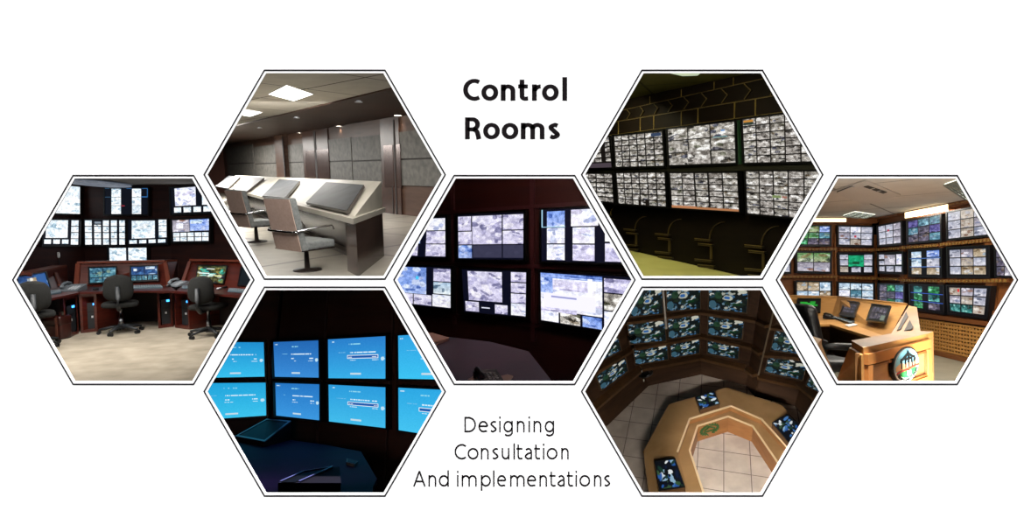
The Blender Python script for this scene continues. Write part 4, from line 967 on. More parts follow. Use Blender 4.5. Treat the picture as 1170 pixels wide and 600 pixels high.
q = [Rd.F(x, y, ZK+.002) for x, y in [(240, 498), (262, 498), (278, 498.6), (266, 504), (240, 504)]]
mesh(Rd, 'desk_pad', B().prism(q, (0, 0, .006)), mat('pad_blue', '#2a3c9c', rough=.3), label='blue sheet on the navy desk at the left edge', cat='desk pad')  # blue reflection on the desk put in as a coloured sheet
area(Rd, Rd.eye+Rd.ray(200, 500)*4.15, Rd.eye+Rd.ray(385, 350)*8, .8, 60, (1, .7, .55), .8, name='floor_lamp')  # unseen fill added behind the board to lift the dark wall
point(Rd, Rd.F(437, 551, .35)+Vector((.1, -.25, .0)), 1.2, (1, .75, .6), .05, name='floor_lamp')  # unseen point light just above the tan floor
# ================================================================== room with the olive floor and arched wall
Re = Room('E', 1.53, horizon=196); ROOMS['E'] = Re; FAR['E'] = 26
wallE = mat('wall_ebony', '#120c08', rough=.6, color2='#18110b', nscale=(2, 2, 5), kind='wood', spec=.15)
gold = mat('line_gold', '#584a26', rough=.45)
gold2 = mat('line_gold_bright', '#766430', rough=.45)
floorE = mat('floor_olive', '#b4b060', rough=.7, color2='#bebb6c', nscale=(2, 2, 2))
ceilE = tilemat('ceiling_tiles_E', '#5e5a26', '#665f2c', '#48451c', 1.5, ang=rad(23), rough=.9, gw=.02, spec=.1)
P0 = Re.XY(800, 8.4); Ue = Vector((-.425, 1, 0)).normalized(); ne = Vector((-Ue.y, -Ue.x, 0)); ne = Vector((Ue.y, -Ue.x, 0)); ne = ne if ne.dot(-P0) > 0 else -ne
HE = 2.9
plE = (P0, ne); back = .12
def We(x, y, off=0.): return Re.W(x, y, (P0+ne*off, ne))
Z = lambda p, z: Vector((p.x, p.y, z))
a0, a1 = P0-Ue*4.2-ne*back, P0+Ue*14-ne*back
struct(Re, 'wall_right', B().prism([Z(a0, 0), Z(a1, 0), Z(a1, HE), Z(a0, HE)], -ne*.1), wallE, 'black brown ornamented wall behind the many small pictures')
struct(Re, 'floor', B().box(0, 12, 5.6, 24, -.1, 0), floorE, 'olive green floor along the arched wall')
struct(Re, 'ceiling', B().box(0, 12, 4.8, 24, HE, HE+.1), ceilE, 'olive tiled ceiling above the arched wall')
# ceiling lamp
P = [Re.F(x, y, HE-.02) for x, y in [(766, 84), (776, 79), (806, 79), (797, 86.5), (780, 87)]]
o = thing(Re, 'ceiling_light_panel', 'greenish fluorescent ceiling panel at the top edge of the arched wall room', 'light', sum(P, Vector())/5)
mesh(Re, 'diffuser', B().prism(P, (0, 0, .012)), mat('tube_green', '#c8d0b0', emit='#b8c8a8', estr=.9), o)
c = sum(P, Vector())/5; mesh(Re, 'frame', B().prism([c+(p-c)*1.05+Vector((0, 0, .013)) for p in P], (0, 0, .005)), gold2, o)
# relief on the upper frieze
def line(b, x0, y0, x1, y1, w=.02, off=-back, t=.02):
    b.bar(We(x0, y0, off)+ne*t/2, We(x1, y1, off)+ne*(t/2+.002), w*.6, t*.6, up=ne)
def zl(x, base_y0, base_x0=700): return None
def prof(x, A, Bq): return A[1]+(Bq[1]-A[1])*(x-A[0])/(Bq[0]-A[0])
rows = {'r1': ((700, 128.5), (895, 85)), 'r2': ((700, 139.8), (900, 107)), 'top': ((716, 118.4), (860, 84.7)), 'tv': ((700, 154.2), (900, 127.5))}
b = B()
line(b, 680, prof(680, *rows['r1']), 950, prof(950, *rows['r1']), .018); line(b, 680, prof(680, *rows['r2']), 950, prof(950, *rows['r2']), .022); line(b, 680, prof(680, *rows['tv']), 950, prof(950, *rows['tv']), .015)
mesh(Re, 'trim_1', b, gold, kind='structure', label='thin olive moulding lines of the frieze')
b = B()
for x in (707, 732, 747.5, 779, 798, 839.9, 863.8, 905): line(b, x, prof(x, *rows['r2']), x, prof(x, *rows['tv']), .02)
for x in (743, 779, 816.5, 838.5, 880): line(b, x, prof(x, *rows['r1'])-9, x, prof(x, *rows['r1']), .012)
mesh(Re, 'trim_2', b, gold2, kind='structure', label='upright olive joints of the frieze blocks')
chev = [(706, .4), (718, .5), (733, .55), (749, .6), (765, .7), (783, .8), (803, .9), (826, 1.), (852, 1.1), (882, 1.2)]
diam = mat('chevron_dark', '#15100b', rough=.6, spec=.15)
for i, (x, s) in enumerate(chev):
    w = 10*s
    pts = [(x-w, prof(x-w, *rows['r1'])+1.2), (x, prof(x, *rows['r1'])+1.2), (x+w*.7, (prof(x+w*.7, *rows['r1'])+prof(x+w*.7, *rows['r2']))/2), (x, prof(x, *rows['r2'])-1.2), (x-w, prof(x-w, *rows['r2'])-1.2), (x-w*.3, (prof(x-w*.3, *rows['r1'])+prof(x-w*.3, *rows['r2']))/2)]
    Q = [We(px, py, -back+.003) for px, py in pts]
    ordn = ['first', 'second', 'third', 'fourth', 'fifth', 'sixth', 'seventh', 'eighth', 'ninth', 'last'][i]
    o = thing(Re, 'chevron_ornament', 'dark arrow shaped relief block of the frieze, %s from the left' % ordn, 'wall ornament', Q[0], group='arrow shaped frieze ornaments')
    mesh(Re, 'block', B().prism(Q, ne*.03), diam, o)
    bb = B()
    for k in (1, 2): bb.bar(Q[k]+ne*.033, Q[k+1]+ne*.033, .012, .006, up=ne)
    mesh(Re, 'edge_moulding', bb, gold, o)
# arches and columns on the lower wall
def arch(cx, by, s, label, yb):
    """cx,by: column shaft foot; s: pixel scale"""
    k = lambda x, y: (cx+x*s, by+y*s)
    o = thing(Re, 'arch_ornament', label, 'wall ornament', We(cx, by, -back), group='arched column ornaments on the lower wall')
    bb = B()
    pts = [k(-.5, -23)]+[k(-.5+15*(1-math.cos(t)), -23-17*math.sin(t)) for t in np.linspace(0, math.pi/2, 10)]
    for p, q in zip(pts, pts[1:]): bb.bar(We(*p, -back)+ne*.013, We(*q, -back)+ne*.013, .011, .02, up=ne)
    mesh(Re, 'arch_moulding', bb, gold, o)
    for nm, y0, y1, x0, x1 in (('capital', -23.5, -20.5, -14, 1.8), ('capital', -18.5, -15.5, -10.5, 3.8), ('base_moulding', -2.5, .5, -14, 3.), ('base_moulding', 3.2, 6.8, -11, 5.5)):
        tl, tr = k(x0, y0), k(x1, y0+1.5); bl_, br_ = k(x0, y1-1.3), k(x1, y1+.2)
        Q = [We(*p, -back+.003) for p in (tl, tr, br_, bl_)]
        mesh(Re, nm, B().prism(Q, ne*.05), mat('ornament_brown', '#1f1a10', rough=.5), o)
        mesh(Re, 'edge_moulding', B().bar(Q[0]+ne*.05, Q[1]+ne*.05, .010, .010, up=ne), gold2, o)
        mesh(Re, 'edge_moulding', B().bar(Q[3]+ne*.05, Q[2]+ne*.05, .008, .010, up=ne), gold, o)
    Q = [We(*k(a_, b_), -back+.003) for a_, b_ in ((0, -15), (2.0, -15), (2.0, -2), (0, -2))]
    mesh(Re, 'shaft', B().prism(Q, ne*.02), gold, o)
arch(698.5, 262, .72, 'arch with column relief, faintest one at the left edge', 270)
arch(726.5, 281, .84, 'arch with column relief, second from the left', 290)
arch(764.5, 289.5, .98, 'arch with column relief, third from the left', 300)
arch(812, 298.5, 1.12, 'arch with column relief, second from the right', 306)
arch(871.5, 309.5, 1.28, 'arch with column relief at the right edge', 318)
BWc = ['bwcolor', 'bw', 'bwcolor', 'bw', 'bwcolor']
ET = [
 ([(670, 160), (695.8, 156.3), (699.3, 191.2), (670, 192)], tiles(3, 6, BWc, 1, .02)+[(.62, .2, .8, .85, '#14100e'), (0, .86, 1, 1, '#4a4048')], 'leftmost screen of the upper row, cut by the edge', (40, 50)),
 ([(701.6, 155.6), (756.5, 149.8), (759, 189.8), (703.4, 191.2)], tiles(6, 6, BWc, 2, .012)+[(.79, .03, .98, .14, '#30405c')], 'second screen of the upper row with a six by six grid of grey pictures', (60, 84)),
 ([(762.5, 147.6), (839.4, 138.4), (841, 186.4), (764.5, 189.1)], tiles(3, 3, ['bwcolor'], 3, .008)+[(.7, .335, .9, .35, '#8cc8d0'), (.82, .17, .87, .2, '#5f8fc8'), (.32, .64, .65, .98, 'bw')], 'third screen of the upper row with nine larger pictures', (78, 120)),
 ([(848, 136.3), (934, 125.5), (934, 184.7), (850.3, 186.5)], tiles(5, 6, BWc, 4, .01)+[(.02, .03, .16, .14, '#c88a3c'), (.02, .08, .16, .14, '#2c3c34')], 'rightmost screen of the upper row with an orange corner picture', (84, 110)),
 ([(664, 198.2), (699.5, 198.2), (701.6, 232.2), (664, 227)], tiles(4, 6, BWc, 5, .016), 'leftmost screen of the lower row, cut by the edge', (46, 50)),
 ([(704, 197.6), (759.7, 196.6), (761.5, 236.5), (706.6, 232.9)], tiles(6, 6, BWc, 6, .012)+[(.45, .84, .5, 1, '#1a1410'), (.6, .84, .65, 1, '#1a1410')], 'second screen of the lower row with a six by six grid of grey pictures', (60, 84)),
 ([(765, 197.6), (842.7, 197.2), (844.9, 241.9), (767.7, 237.2)], tiles(5, 6, BWc, 7, .01, 0, 0, 1, .96)+[(0, .95, 1, 1, '#b07850'), (0, .93, .4, .97, '#c08058')], 'third screen of the lower row with an orange strip along its lower edge', (70, 114)),
 ([(851.8, 195.4), (938, 195.4), (938, 251.8), (853.5, 244.1)], tiles(5, 6, BWc, 8, .01)+[(.38, .53, .5, .6, '#7c8c5c'), (.52, .55, .58, .6, '#a07060')], 'rightmost screen of the lower row with a small green and red picture', (84, 110)),
]
for q, rects, lab, (h, w) in ET:
    tv(Re, 'wall_screen', q, plE, feed(h, w, rects, '#14120f', seed=len(lab)*3), lab, cat='screen', bez=(1.6, 1.4, 1.6, 1.8), group='screens on the arched wall')
gr = mat('green_edge', '#23402a', rough=.3)
for i, (x0, y0, x1, y1, nm) in enumerate([(698, 158, 700.5, 191, 'left'), (759, 148.5, 761, 191, 'middle'), (842.6, 138, 845.5, 188, 'right')]):
    struct(Re, 'trim_%d' % (i+3), B().bar(We(x0, y0, -.05), We(x1, y1, -.05), .05, .06, up=ne), gr, 'green tinted upright strip between upper screens, %s one' % nm)
struct(Re, 'trim_6', B().bar(We(660, 195.2, -.06), We(945, 190, -.06), .09, .08, up=ne), mat('rail_dark', '#1f1f16', rough=.4), 'dark horizontal rail between the two rows of screens')
area(Re, Re.eye+Re.ray(800, 35)*4.2, Re.eye+Re.ray(790, 230)*9, 1.6, 16, (1, .88, .6), .5, name='window_light')  # frontal fill added out of view behind the board's upper part
area(Re, (2.0, 6.8, 2.86), (1.6, 8.2, 0), 1.0, 75, (1, .93, .62), .8, name='ceiling_lamp')
area(Re, (1.6, 9.5, 2.8), (1.3, 10.5, 0), .8, 45, (1, .95, .6), .8, name='ceiling_lamp')
# ================================================================== room seen from above, octagonal desk
Rf = Room('F', 9.0, down=(.35, 1, -1.976)); ROOMS['F'] = Rf; FAR['F'] = 24
S = 9.0/4.8
wallF = mat('wall_oak_dark', '#3b281a', rough=.6, color2='#4a3322', nscale=(1, 1, 5), kind='wood', spec=.3)
ledgeF = mat('ledge_oak', '#54391f', rough=.5, color2='#644628', nscale=(4, 4, 4), kind='wood')
floorF = tilemat('floor_marble_tiles', '#b5a89c', '#cbbfb2', '#6c6058', .50, ang=rad(24), rough=.3, gw=.008, offx=.3)
struct(Rf, 'floor', B().box(-8, 12, -2, 18, -.1, 0), floorF, 'pale marble tiled floor around the octagonal desk')
PC = Rf.F(801, 428); Z3 = Rf.zat(PC, 355.)
base = [(680, 500), (741, 441), (801, 428), (852, 441), (862, 453), (908, 464), (925, 486), (940, 520)]
led3 = [(648, 398), (716, 366), (801, 355), (864.4, 364), (879.5, 371.8), (930, 378), (957, 394), (985, 420)]
b0 = [Rf.F(*p) for p in base]; t0 = [Rf.F(*p, Z3) for p in led3]
planes = []
names = ['left', 'back left', 'back', 'side of the pillar', 'right', 'far right', 'farthest right']
for i in range(7):
    A0, A1, T0, T1 = b0[i], b0[i+1], t0[i], t0[i+1]
    pl_ = Rf.plane3(A0, A1, (T0+T1)/2); n = pl_[1]
    planes.append((A0+n*.02, n))
    T0, T1 = Rf.W(*led3[i], pl_), Rf.W(*led3[i+1], pl_)
    top0, top1 = A0+(T0-A0)*2.0, A1+(T1-A1)*2.0
    bb = B(); bb.loft([[A0, A1, top1, top0], [A0-n*.12, A1-n*.12, top1-n*.12, top0-n*.12]])
    struct(Rf, 'wall_'+names[i].replace(' ', '_'), bb, wallF, 'brown wooden screen wall seen from above, %s facet' % names[i])
def Wf(i, x, y, off=0.): return Rf.W(x, y, (planes[i][0]+planes[i][1]*off, planes[i][1]))
def pline(pts, x):
    for p, q in zip(pts, pts[1:]):
        if p[0] <= x <= q[0]: return p[1]+(q[1]-p[1])*(x-p[0])/(q[0]-p[0])
L1 = [(660, 479), (731.5, 419.5), (800, 406.5), (852.4, 418.5), (866.5, 428.5), (916.4, 439.5), (936, 455)]
L2 = [(655, 438), (725, 396.5), (801, 382.8), (860, 395.4), (872, 404), (913, 407), (945, 420)]
L3 = [(648, 399), (716.4, 367), (801, 355.3), (864.4, 365), (879.5, 372.6), (920, 378), (955, 392)]
for li, (L_, nm) in enumerate(((L1, 'lowest'), (L2, 'middle'), (L3, 'upper'))):
    tn = 2+li*6
    for i in range(6):
        bb = B(); a, c = Wf(i, *L_[i]), Wf(i, *L_[i+1]); n = planes[i][1]
        bb.bar(a+n*.05, c+n*.05, .14 if li else .2, .07, up=Vector((0, 0, 1)))
        struct(Rf, 'trim_%d' % (tn+i), bb, ledgeF, '%s wooden ledge on the %s facet of the screen wall' % (nm, names[i]))
def collage(h, w, seed=7):
    rng = random.Random(seed); a = np.ones((h, w, 3))*C3('#12191a'); yy, xx = np.mgrid[0:h, 0:w]; yy = yy/h; xx = xx/w
    cols = ['#0c1212', '#1c3a4c', '#3f6c94', '#a8aca0', '#141e18', '#1c3022', '#0a0e0e', '#5f8094', '#c8c8c0', '#0c0e10', '#12201c', '#1c2c38', '#101818', '#24404c', '#0e1614', '#6c8c9c', '#1a2a1c']
    for k in range(150):
        cx, cy = rng.random(), rng.random(); rx = rng.uniform(.02, .12); ry = rng.uniform(.02, .08); an = rng.uniform(-1.2, 1.2)
        dx, dy = xx-cx, yy-cy; u = dx*math.cos(an)+dy*math.sin(an); v = -dx*math.sin(an)+dy*math.cos(an)
        m = (u/rx)**2+(v/ry)**2 < 1; a[m] = C3(cols[rng.randrange(len(cols))])
    for cx, cy, rx, ry, c in [(.25, .45, .10, .13, '#24402c'), (.28, .4, .05, .06, '#16301e'), (.5, .5, .12, .1, '#b8bcac'), (.47, .5, .08, .06, '#2f64a4'), (.72, .72, .1, .05, '#0a3418'), (.85, .2, .12, .08, '#c4c4b4'), (.1, .8, .1, .15, '#385c6c')]:
        m = ((xx-cx)/rx)**2+((yy-cy)/ry)**2 < 1; a[m] = C3(c)
    return a
colA = collage(48, 76, 7)
FT = [
 (1, [(728, 330), (756, 325), (757, 357.8), (719.8, 361.5)], 'top row, left one on the back left facet'), (1, [(761, 324), (800, 318), (799.8, 352.4), (762, 355.2)], 'top row, right one on the back left facet'),
 (1, [(716.8, 368.3), (758.6, 363), (760.8, 388.8), (719.8, 393)], 'middle row, left one on the back left facet'), (1, [(762.5, 361.4), (799.4, 356.9), (799.2, 381.2), (764, 387)], 'middle row, right one on the back left facet'),
 (1, [(723.7, 399), (761.9, 391.4), (763, 410.2), (726.2, 416.6)], 'bottom row, left one on the back left facet'), (1, [(765.5, 390.3), (799.2, 384.5), (798.7, 403), (767, 408.6)], 'bottom row, right one on the back left facet'),
 (0, [(676, 400), (705, 383), (709.4, 399.8), (686, 412.5)], 'middle row, on the left facet at the edge'), (0, [(681, 429.5), (713.8, 408), (717.2, 423.4), (687.2, 446)], 'bottom row, on the left facet'),
 (2, [(810.2, 322), (855.5, 328), (852.8, 357.2), (809.7, 353)], 'top row, on the back facet'), (2, [(809.7, 359), (850.7, 363.4), (847.5, 387), (809, 382)], 'middle row, on the back facet'), (2, [(809, 386.3), (844.6, 392.2), (843.6, 410.2), (808.6, 403.2)], 'bottom row, on the back facet'),
 (4, [(887.3, 374.6), (920, 383), (913.5, 404.4), (880.8, 399.3)], 'middle row, on the right facet at the edge'), (4, [(878.8, 406), (921.6, 414), (917, 434), (873.8, 424.2)], 'bottom row, on the right facet'),
 (5, [(925.5, 431), (940, 436), (940, 450), (921.5, 440)], 'bottom row, at the far right edge'),
]
mat('frame_oak', '#5c4630', rough=.5)
feedmat('feed_F', .85)
for i, q, lab in FT:
    tv(Rf, 'wall_screen', q, Rf.shift(planes[i], .035), colA, 'dark collage screen, '+lab+' of the wooden wall', cat='screen', bez=(1.0, .9, 1.0, 1.0), group='collage screens in the wooden wall', thick=.03, mount=False, bp=.02, cm=MATS['frame_oak'], fm=MATS['feed_F'])
# pillar edge strip
a, c = Wf(3, 866.5, 429, .03), Wf(3, 883.5, 357, .03)
struct(Rf, 'trim_1', B().bar(a, c, .016, .03, up=planes[3][1]), mat('strip_pale', '#8c7c64', rough=.4), 'thin pale upright strip at the edge of the wooden pillar')
# octagonal desk
ZU, ZL = .31*S, .235*S
O = [(746, 600), (735, 516), (764, 462), (831, 443), (893, 463), (945, 520)]
I1 = [(797, 600), (774, 517), (788, 479), (835, 464), (870, 479), (945, 562)]
I2 = [(817, 604), (788, 515), (797, 487), (832, 476), (860, 487), (927, 585)]
FO, F1, F1l, F2 = [Rf.F(*p, ZU) for p in O], [Rf.F(*p, ZU) for p in I1], [Rf.F(*p, ZU) for p in I1], [Rf.F(*p, ZL) for p in I2]
oakL = mat('oak_light', '#8a6a44', rough=.5, color2='#9c7b52', nscale=(1.2, 1.2, 3), kind='wood', spec=.4)
oakO = mat('oak_orange', '#8a5c32', rough=.5, color2='#9c6c3e', nscale=(1.5, 1.5, 6), kind='wood')
edgeF = mat('oak_edge', '#dcc49c', rough=.4)
o = thing(Rf, 'control_desk', 'octagonal light oak desk ring with a stepped inner edge, seen from above', 'desk', Z(FO[2], 0))
def ringstrip(Aa, Bb, dz):
    bb = B()
    for i in range(len(Aa)-1):
        up = Vector((0, 0, dz)); bb.loft([[Aa[i], Bb[i], Bb[i]+up, Aa[i]+up], [Aa[i+1], Bb[i+1], Bb[i+1]+up, Aa[i+1]+up]])
    return bb
mesh(Rf, 'worktop', ringstrip(FO, F1, -.06), oakL, o)
D = lambda p, z: Vector((p.x, p.y, z))
F1d = [D(p, ZL) for p in F1]
mesh(Rf, 'lower_worktop', ringstrip([p+(q-p)*(-.05) for p, q in zip(F1d, F2)], F2, -.05), oakL, o)
def wallstrip(P_, za, zb, th, inward):
    bb = B()
    for i in range(len(P_)-1):
        p, q = P_[i], P_[i+1]; a_, b_ = inward[i], inward[i+1]
        s0 = (D(a_, 0)-D(p, 0)).normalized()*th; s1 = (D(b_, 0)-D(q, 0)).normalized()*th
        bb.loft([[D(p, za), D(p, zb), D(p, zb)+s0, D(p, za)+s0], [D(q, za), D(q, zb), D(q, zb)+s1, D(q, za)+s1]])
    return bb
mesh(Rf, 'outer_panel', wallstrip([p+(q-p)*.04 for p, q in zip(FO, F1)], 0, ZU-.061, .05, F1), wallF, o)
mesh(Rf, 'riser', wallstrip(F1, ZL+.001, ZU-.061, .05, FO), oakO, o)
mesh(Rf, 'inner_panel', wallstrip(F2, 0, ZL-.051, .05, F1), oakO, o)
bb = B()
for P_, z in ((F1, ZU), (F2, ZL)):
    for i in range(len(P_)-1):
        if P_ is F1 and i == 0: continue
        bb.bar(D(P_[i], z+.005), D(P_[i+1], z+.005), .035, .02)
mesh(Rf, 'edge_strip', bb, edgeF, o)
# green emblem on the inner panel
ipl = Rf.plane3(D(F2[2], 0), D(F2[3], 0), D(F2[2], 1), .004)
cE = Rf.W(810.5, 490.5, ipl); ux = (F2[3]-F2[2]); ux.z = 0; ux.normalize(); uz = Vector((0, 0, 1)); ni = ipl[1]
o = thing(Rf, 'desk_emblem', 'small green laurel emblem on the inner panel of the octagonal desk', 'emblem', cE)
gm = mat('emblem_green', '#2f5a2c', rough=.5)
R2 = .145; bb = B()
for t0_, t1_ in ((100, 250), (-70, 80)):
    pts = [cE+ux*R2*1.25*math.cos(rad(t))+uz*R2*.8*math.sin(rad(t)) for t in np.linspace(t0_, t1_, 9)]
    for p, q in zip(pts, pts[1:]): bb.bar(p+ni*.01, q+ni*.01, .03, .02, up=ni)
    for t in np.linspace(t0_, t1_, 9):
        p = cE+ux*R2*1.25*math.cos(rad(t))+uz*R2*.8*math.sin(rad(t)); q = cE+ux*R2*1.55*math.cos(rad(t+12))+uz*R2*1.05*math.sin(rad(t+12)); bb.bar(p+ni*.01, q+ni*.01, .025, .02, up=ni)
mesh(Rf, 'laurel', bb, gm, o)
bb = B(); bb.bar(cE-ux*.12+ni*.01, cE+ux*.02+uz*.09+ni*.01, .03, .02, up=ni); bb.bar(cE+ux*.12+ni*.01, cE-ux*.02+uz*.09+ni*.01, .03, .02, up=ni); bb.bar(cE-ux*.14-uz*.04+ni*.01, cE+ux*.14-uz*.04+ni*.01, .025, .02, up=ni)
mesh(Rf, 'inner_mark', bb, gm, o)
# flat monitors lying on the desk
def flatmon(q, lab, seed, h=.10):
    T = [Rf.F(x, y, ZU+h) for x, y in q]; bz = [D(Rf.F(x, y, ZU+h), ZU+.002) for x, y in q]
    c = sum(T, Vector())/4
    o = thing(Rf, 'desk_monitor', lab, 'monitor', D(c, ZU), group='flat monitors on the octagonal desk')
    c2 = D(c, ZU+.002); bz = [c2+(p-c2)*1.0 for p in bz]
    mesh(Rf, 'casing', B().loft([bz, [t-Vector((0, 0, .012)) for t in T]]), mat('casing_oak', '#5c4128', rough=.5), o)
    bb = B(); I_ = [c+(t-c)*.93 for t in T]
    for i in range(4):
        j = (i+1) % 4; up = Vector((0, 0, .012)); bb.loft([[T[i]-up, I_[i]-up, I_[i]+up, T[i]+up], [T[j]-up, I_[j]-up, I_[j]+up, T[j]+up]])
    mesh(Rf, 'bezel', bb, MATS['black_plastic'], o)
    rng = random.Random(seed); a = np.ones((44, 50, 3))*C3('#0a0e16'); yy, xx = np.mgrid[0:44, 0:50]; yy = yy/44; xx = xx/50
    for k in range(46):
        cx, cy = rng.random(), rng.random(); rx = rng.uniform(.05, .2); ry = rng.uniform(.03, .09); an = rng.uniform(-1.5, 1.5); dx, dy = xx-cx, yy-cy
        u = dx*math.cos(an)+dy*math.sin(an); v = -dx*math.sin(an)+dy*math.cos(an); a[(u/rx)**2+(v/ry)**2 < 1] = C3(rng.choice(['#05070c', '#dfe8ec', '#2c5fae', '#0b1020', '#9cc0d8', '#1c3c30', '#0a0c10', '#4a7fc0', '#3c5c3c', '#12203c', '#eef2f2']))
    grid_screen(Rf, 'screen', I_, a, mat_fm, o)
mat_fm = feedmat('feed_soft', .8)
flatmon([(747.5, 527), (771.5, 524), (783, 556.5), (753.5, 561)], 'flat monitor with a blue and black picture on the left arm of the octagonal desk', 3, .16)
flatmon([(795, 453.8), (815.6, 447), (822.5, 461.5), (800, 468)], 'flat monitor with a blue and black picture at the back of the octagonal desk', 4, .12)
flatmon([(882, 483.4), (899, 473.6), (914.5, 485.6), (901, 506)], 'flat monitor with a blue and black picture on the right arm of the octagonal desk', 6, .14)
# round wall fittings and the hanging rod
for i, (x, y, r, wi, nm) in enumerate([(737.6, 427, .15, 1, 'larger one on the base of the wall'), (723, 386.5, .08, 1, 'smaller one in front of a screen')]):
    n = planes[wi][1]; p = Rf.W(x, y, Rf.shift(planes[wi], .12)); ax = n.cross(Vector((0, 0, 1))).normalized(); az = Vector((0, 0, 1))
    o = thing(Rf, 'wall_speaker', 'black round fitting on the wooden wall, '+nm, 'wall fitting', p)
    bb = B()
    ring = lambda rr, off: [p+(ax*math.cos(2*math.pi*k/24)*1.25+ (az*.9)*math.sin(2*math.pi*k/24))*rr+n*off for k in range(24)]
    mesh(Rf, 'ring', bb.loft([ring(r, -.09), ring(r, .0), ring(r*.8, .02), ring(r*.55, 0.0), ring(r*.5, -.05)], cap=True), mat('black_gloss', '#040404', rough=.3), o)
    mesh(Rf, 'mount_arm', B().tube([p-n*.09, p-n*.14], .03), MATS['black_plastic'], o)
    if i == 0: mesh(Rf, 'tip', B().tube([p+ax*.02-az*.14+n*.02+ax*.04, p-az*.21+n*.02+ax*.06], .014), mat('tip_white', '#d8d0c0'), o)
p1 = Rf.W(761, 373, Rf.shift(planes[1], .25)); p0 = Rf.W(757, 322, Rf.shift(planes[1], .25)); p0 = p1+(p0-p1)*1.0
o = thing(Rf, 'hanging_rod', 'thin white rod hanging down in front of the wooden screen wall', 'rod', p1)
mesh(Rf, 'rod', B().tube([p0, p1], .022, 8), mat('rod_white', '#cfc8bc', rough=.4), o)
mesh(Rf, 'ceiling_mount', B().tube([p0+(p0-p1)*.02, p0+(p0-p1)*.9], .012, 6), MATS['black_plastic'], o)
mesh(Rf, 'end_cap', B().tube([p1, p1+(p1-p0).normalized()*.06], .03, 8), mat('tip_white', '#d8d0c0'), o)
# spot light over the desk, unseen fill lamp added near the viewer
def at(px, py, dep):  # a point on a sight line at a given world depth, in room coordinates
    return Rf.eye+Rf.ray(px, py)*dep
tg = Rf.F(845, 520)
point(Rf, at(840, 600, 5.0), 1800, (1, .93, .86), .25, spot=30, target=tg, name='spot_lamp', blend=.7)
point(Rf, at(800, 640, 5.2), 480, (1, .93, .85), .4, name='ceiling_lamp')
# ================================================================== far right room
Rg = Room('G', 1.67, horizon=312); ROOMS['G'] = Rg; FAR['G'] = 18
oakW = mat('oak_wall', '#6a3c1c', rough=.5, color2='#7c4a24', nscale=(.8, .8, 5), kind='wood', spec=.4)
oakF = mat('oak_front', '#9a6c40', rough=.45, color2='#ac7c4c', nscale=(1.5, 1.5, 10), kind='wood')
oakG = mat('oak_desk', '#a9783f', rough=.42, color2='#b9884c', nscale=(2, 2, 12), kind='wood')
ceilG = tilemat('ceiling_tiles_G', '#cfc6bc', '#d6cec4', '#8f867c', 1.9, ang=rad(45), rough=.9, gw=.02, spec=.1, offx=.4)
floorG = tilemat('floor_tiles_G', '#8f8b7a', '#9a9684', '#827e6e', .9, rough=.35, gw=.008)
HG = 3.03
a_ = Rg.XY(1001, 12.8); W2 = Vector((.153, 1, 0)).normalized()
n2 = Vector((W2.y, -W2.x, 0)); n2 = n2 if n2.dot(-a_) > 0 else -n2
n1 = Vector((0, -1, 0))
# facet 3 starts at the pillar at bearing 1034
pl1 = (Rg.XY(900, 12.8), n1); pl2 = (a_, n2)
bk = .12
Z = lambda p, z: Vector((p.x, p.y, z))
l0, r0 = Rg.XY(840, 12.8+bk), a_+Vector((0, bk, 0))
struct(Rg, 'wall_back', B().prism([Z(l0, 0), Z(r0, 0), Z(r0, HG), Z(l0, HG)], (0, .1, 0)), oakW, 'orange brown wooden wall facing the viewer in the far right room')
q0, q1 = a_-n2*bk+W2*.1, a_-n2*bk-W2*7.5
struct(Rg, 'wall_right', B().prism([Z(q0, 0), Z(q1, 0), Z(q1, HG), Z(q0, HG)], -n2*.1), oakW, 'orange brown wooden wall running along the right of the far right room')
struct(Rg, 'floor', B().box(2, 14, 4.6, 14, -.1, 0), floorG, 'greenish grey floor of the far right room')
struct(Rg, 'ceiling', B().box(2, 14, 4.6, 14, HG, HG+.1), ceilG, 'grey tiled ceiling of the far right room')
def Wg(k, x, y, off=0.):
    p, n = (pl1, pl2)[k]; return Rg.W(x, y, (p+n*off, n))
H9 = ['hallwhite', 'hall', 'hallwhite', 'hallwarm', 'hall']
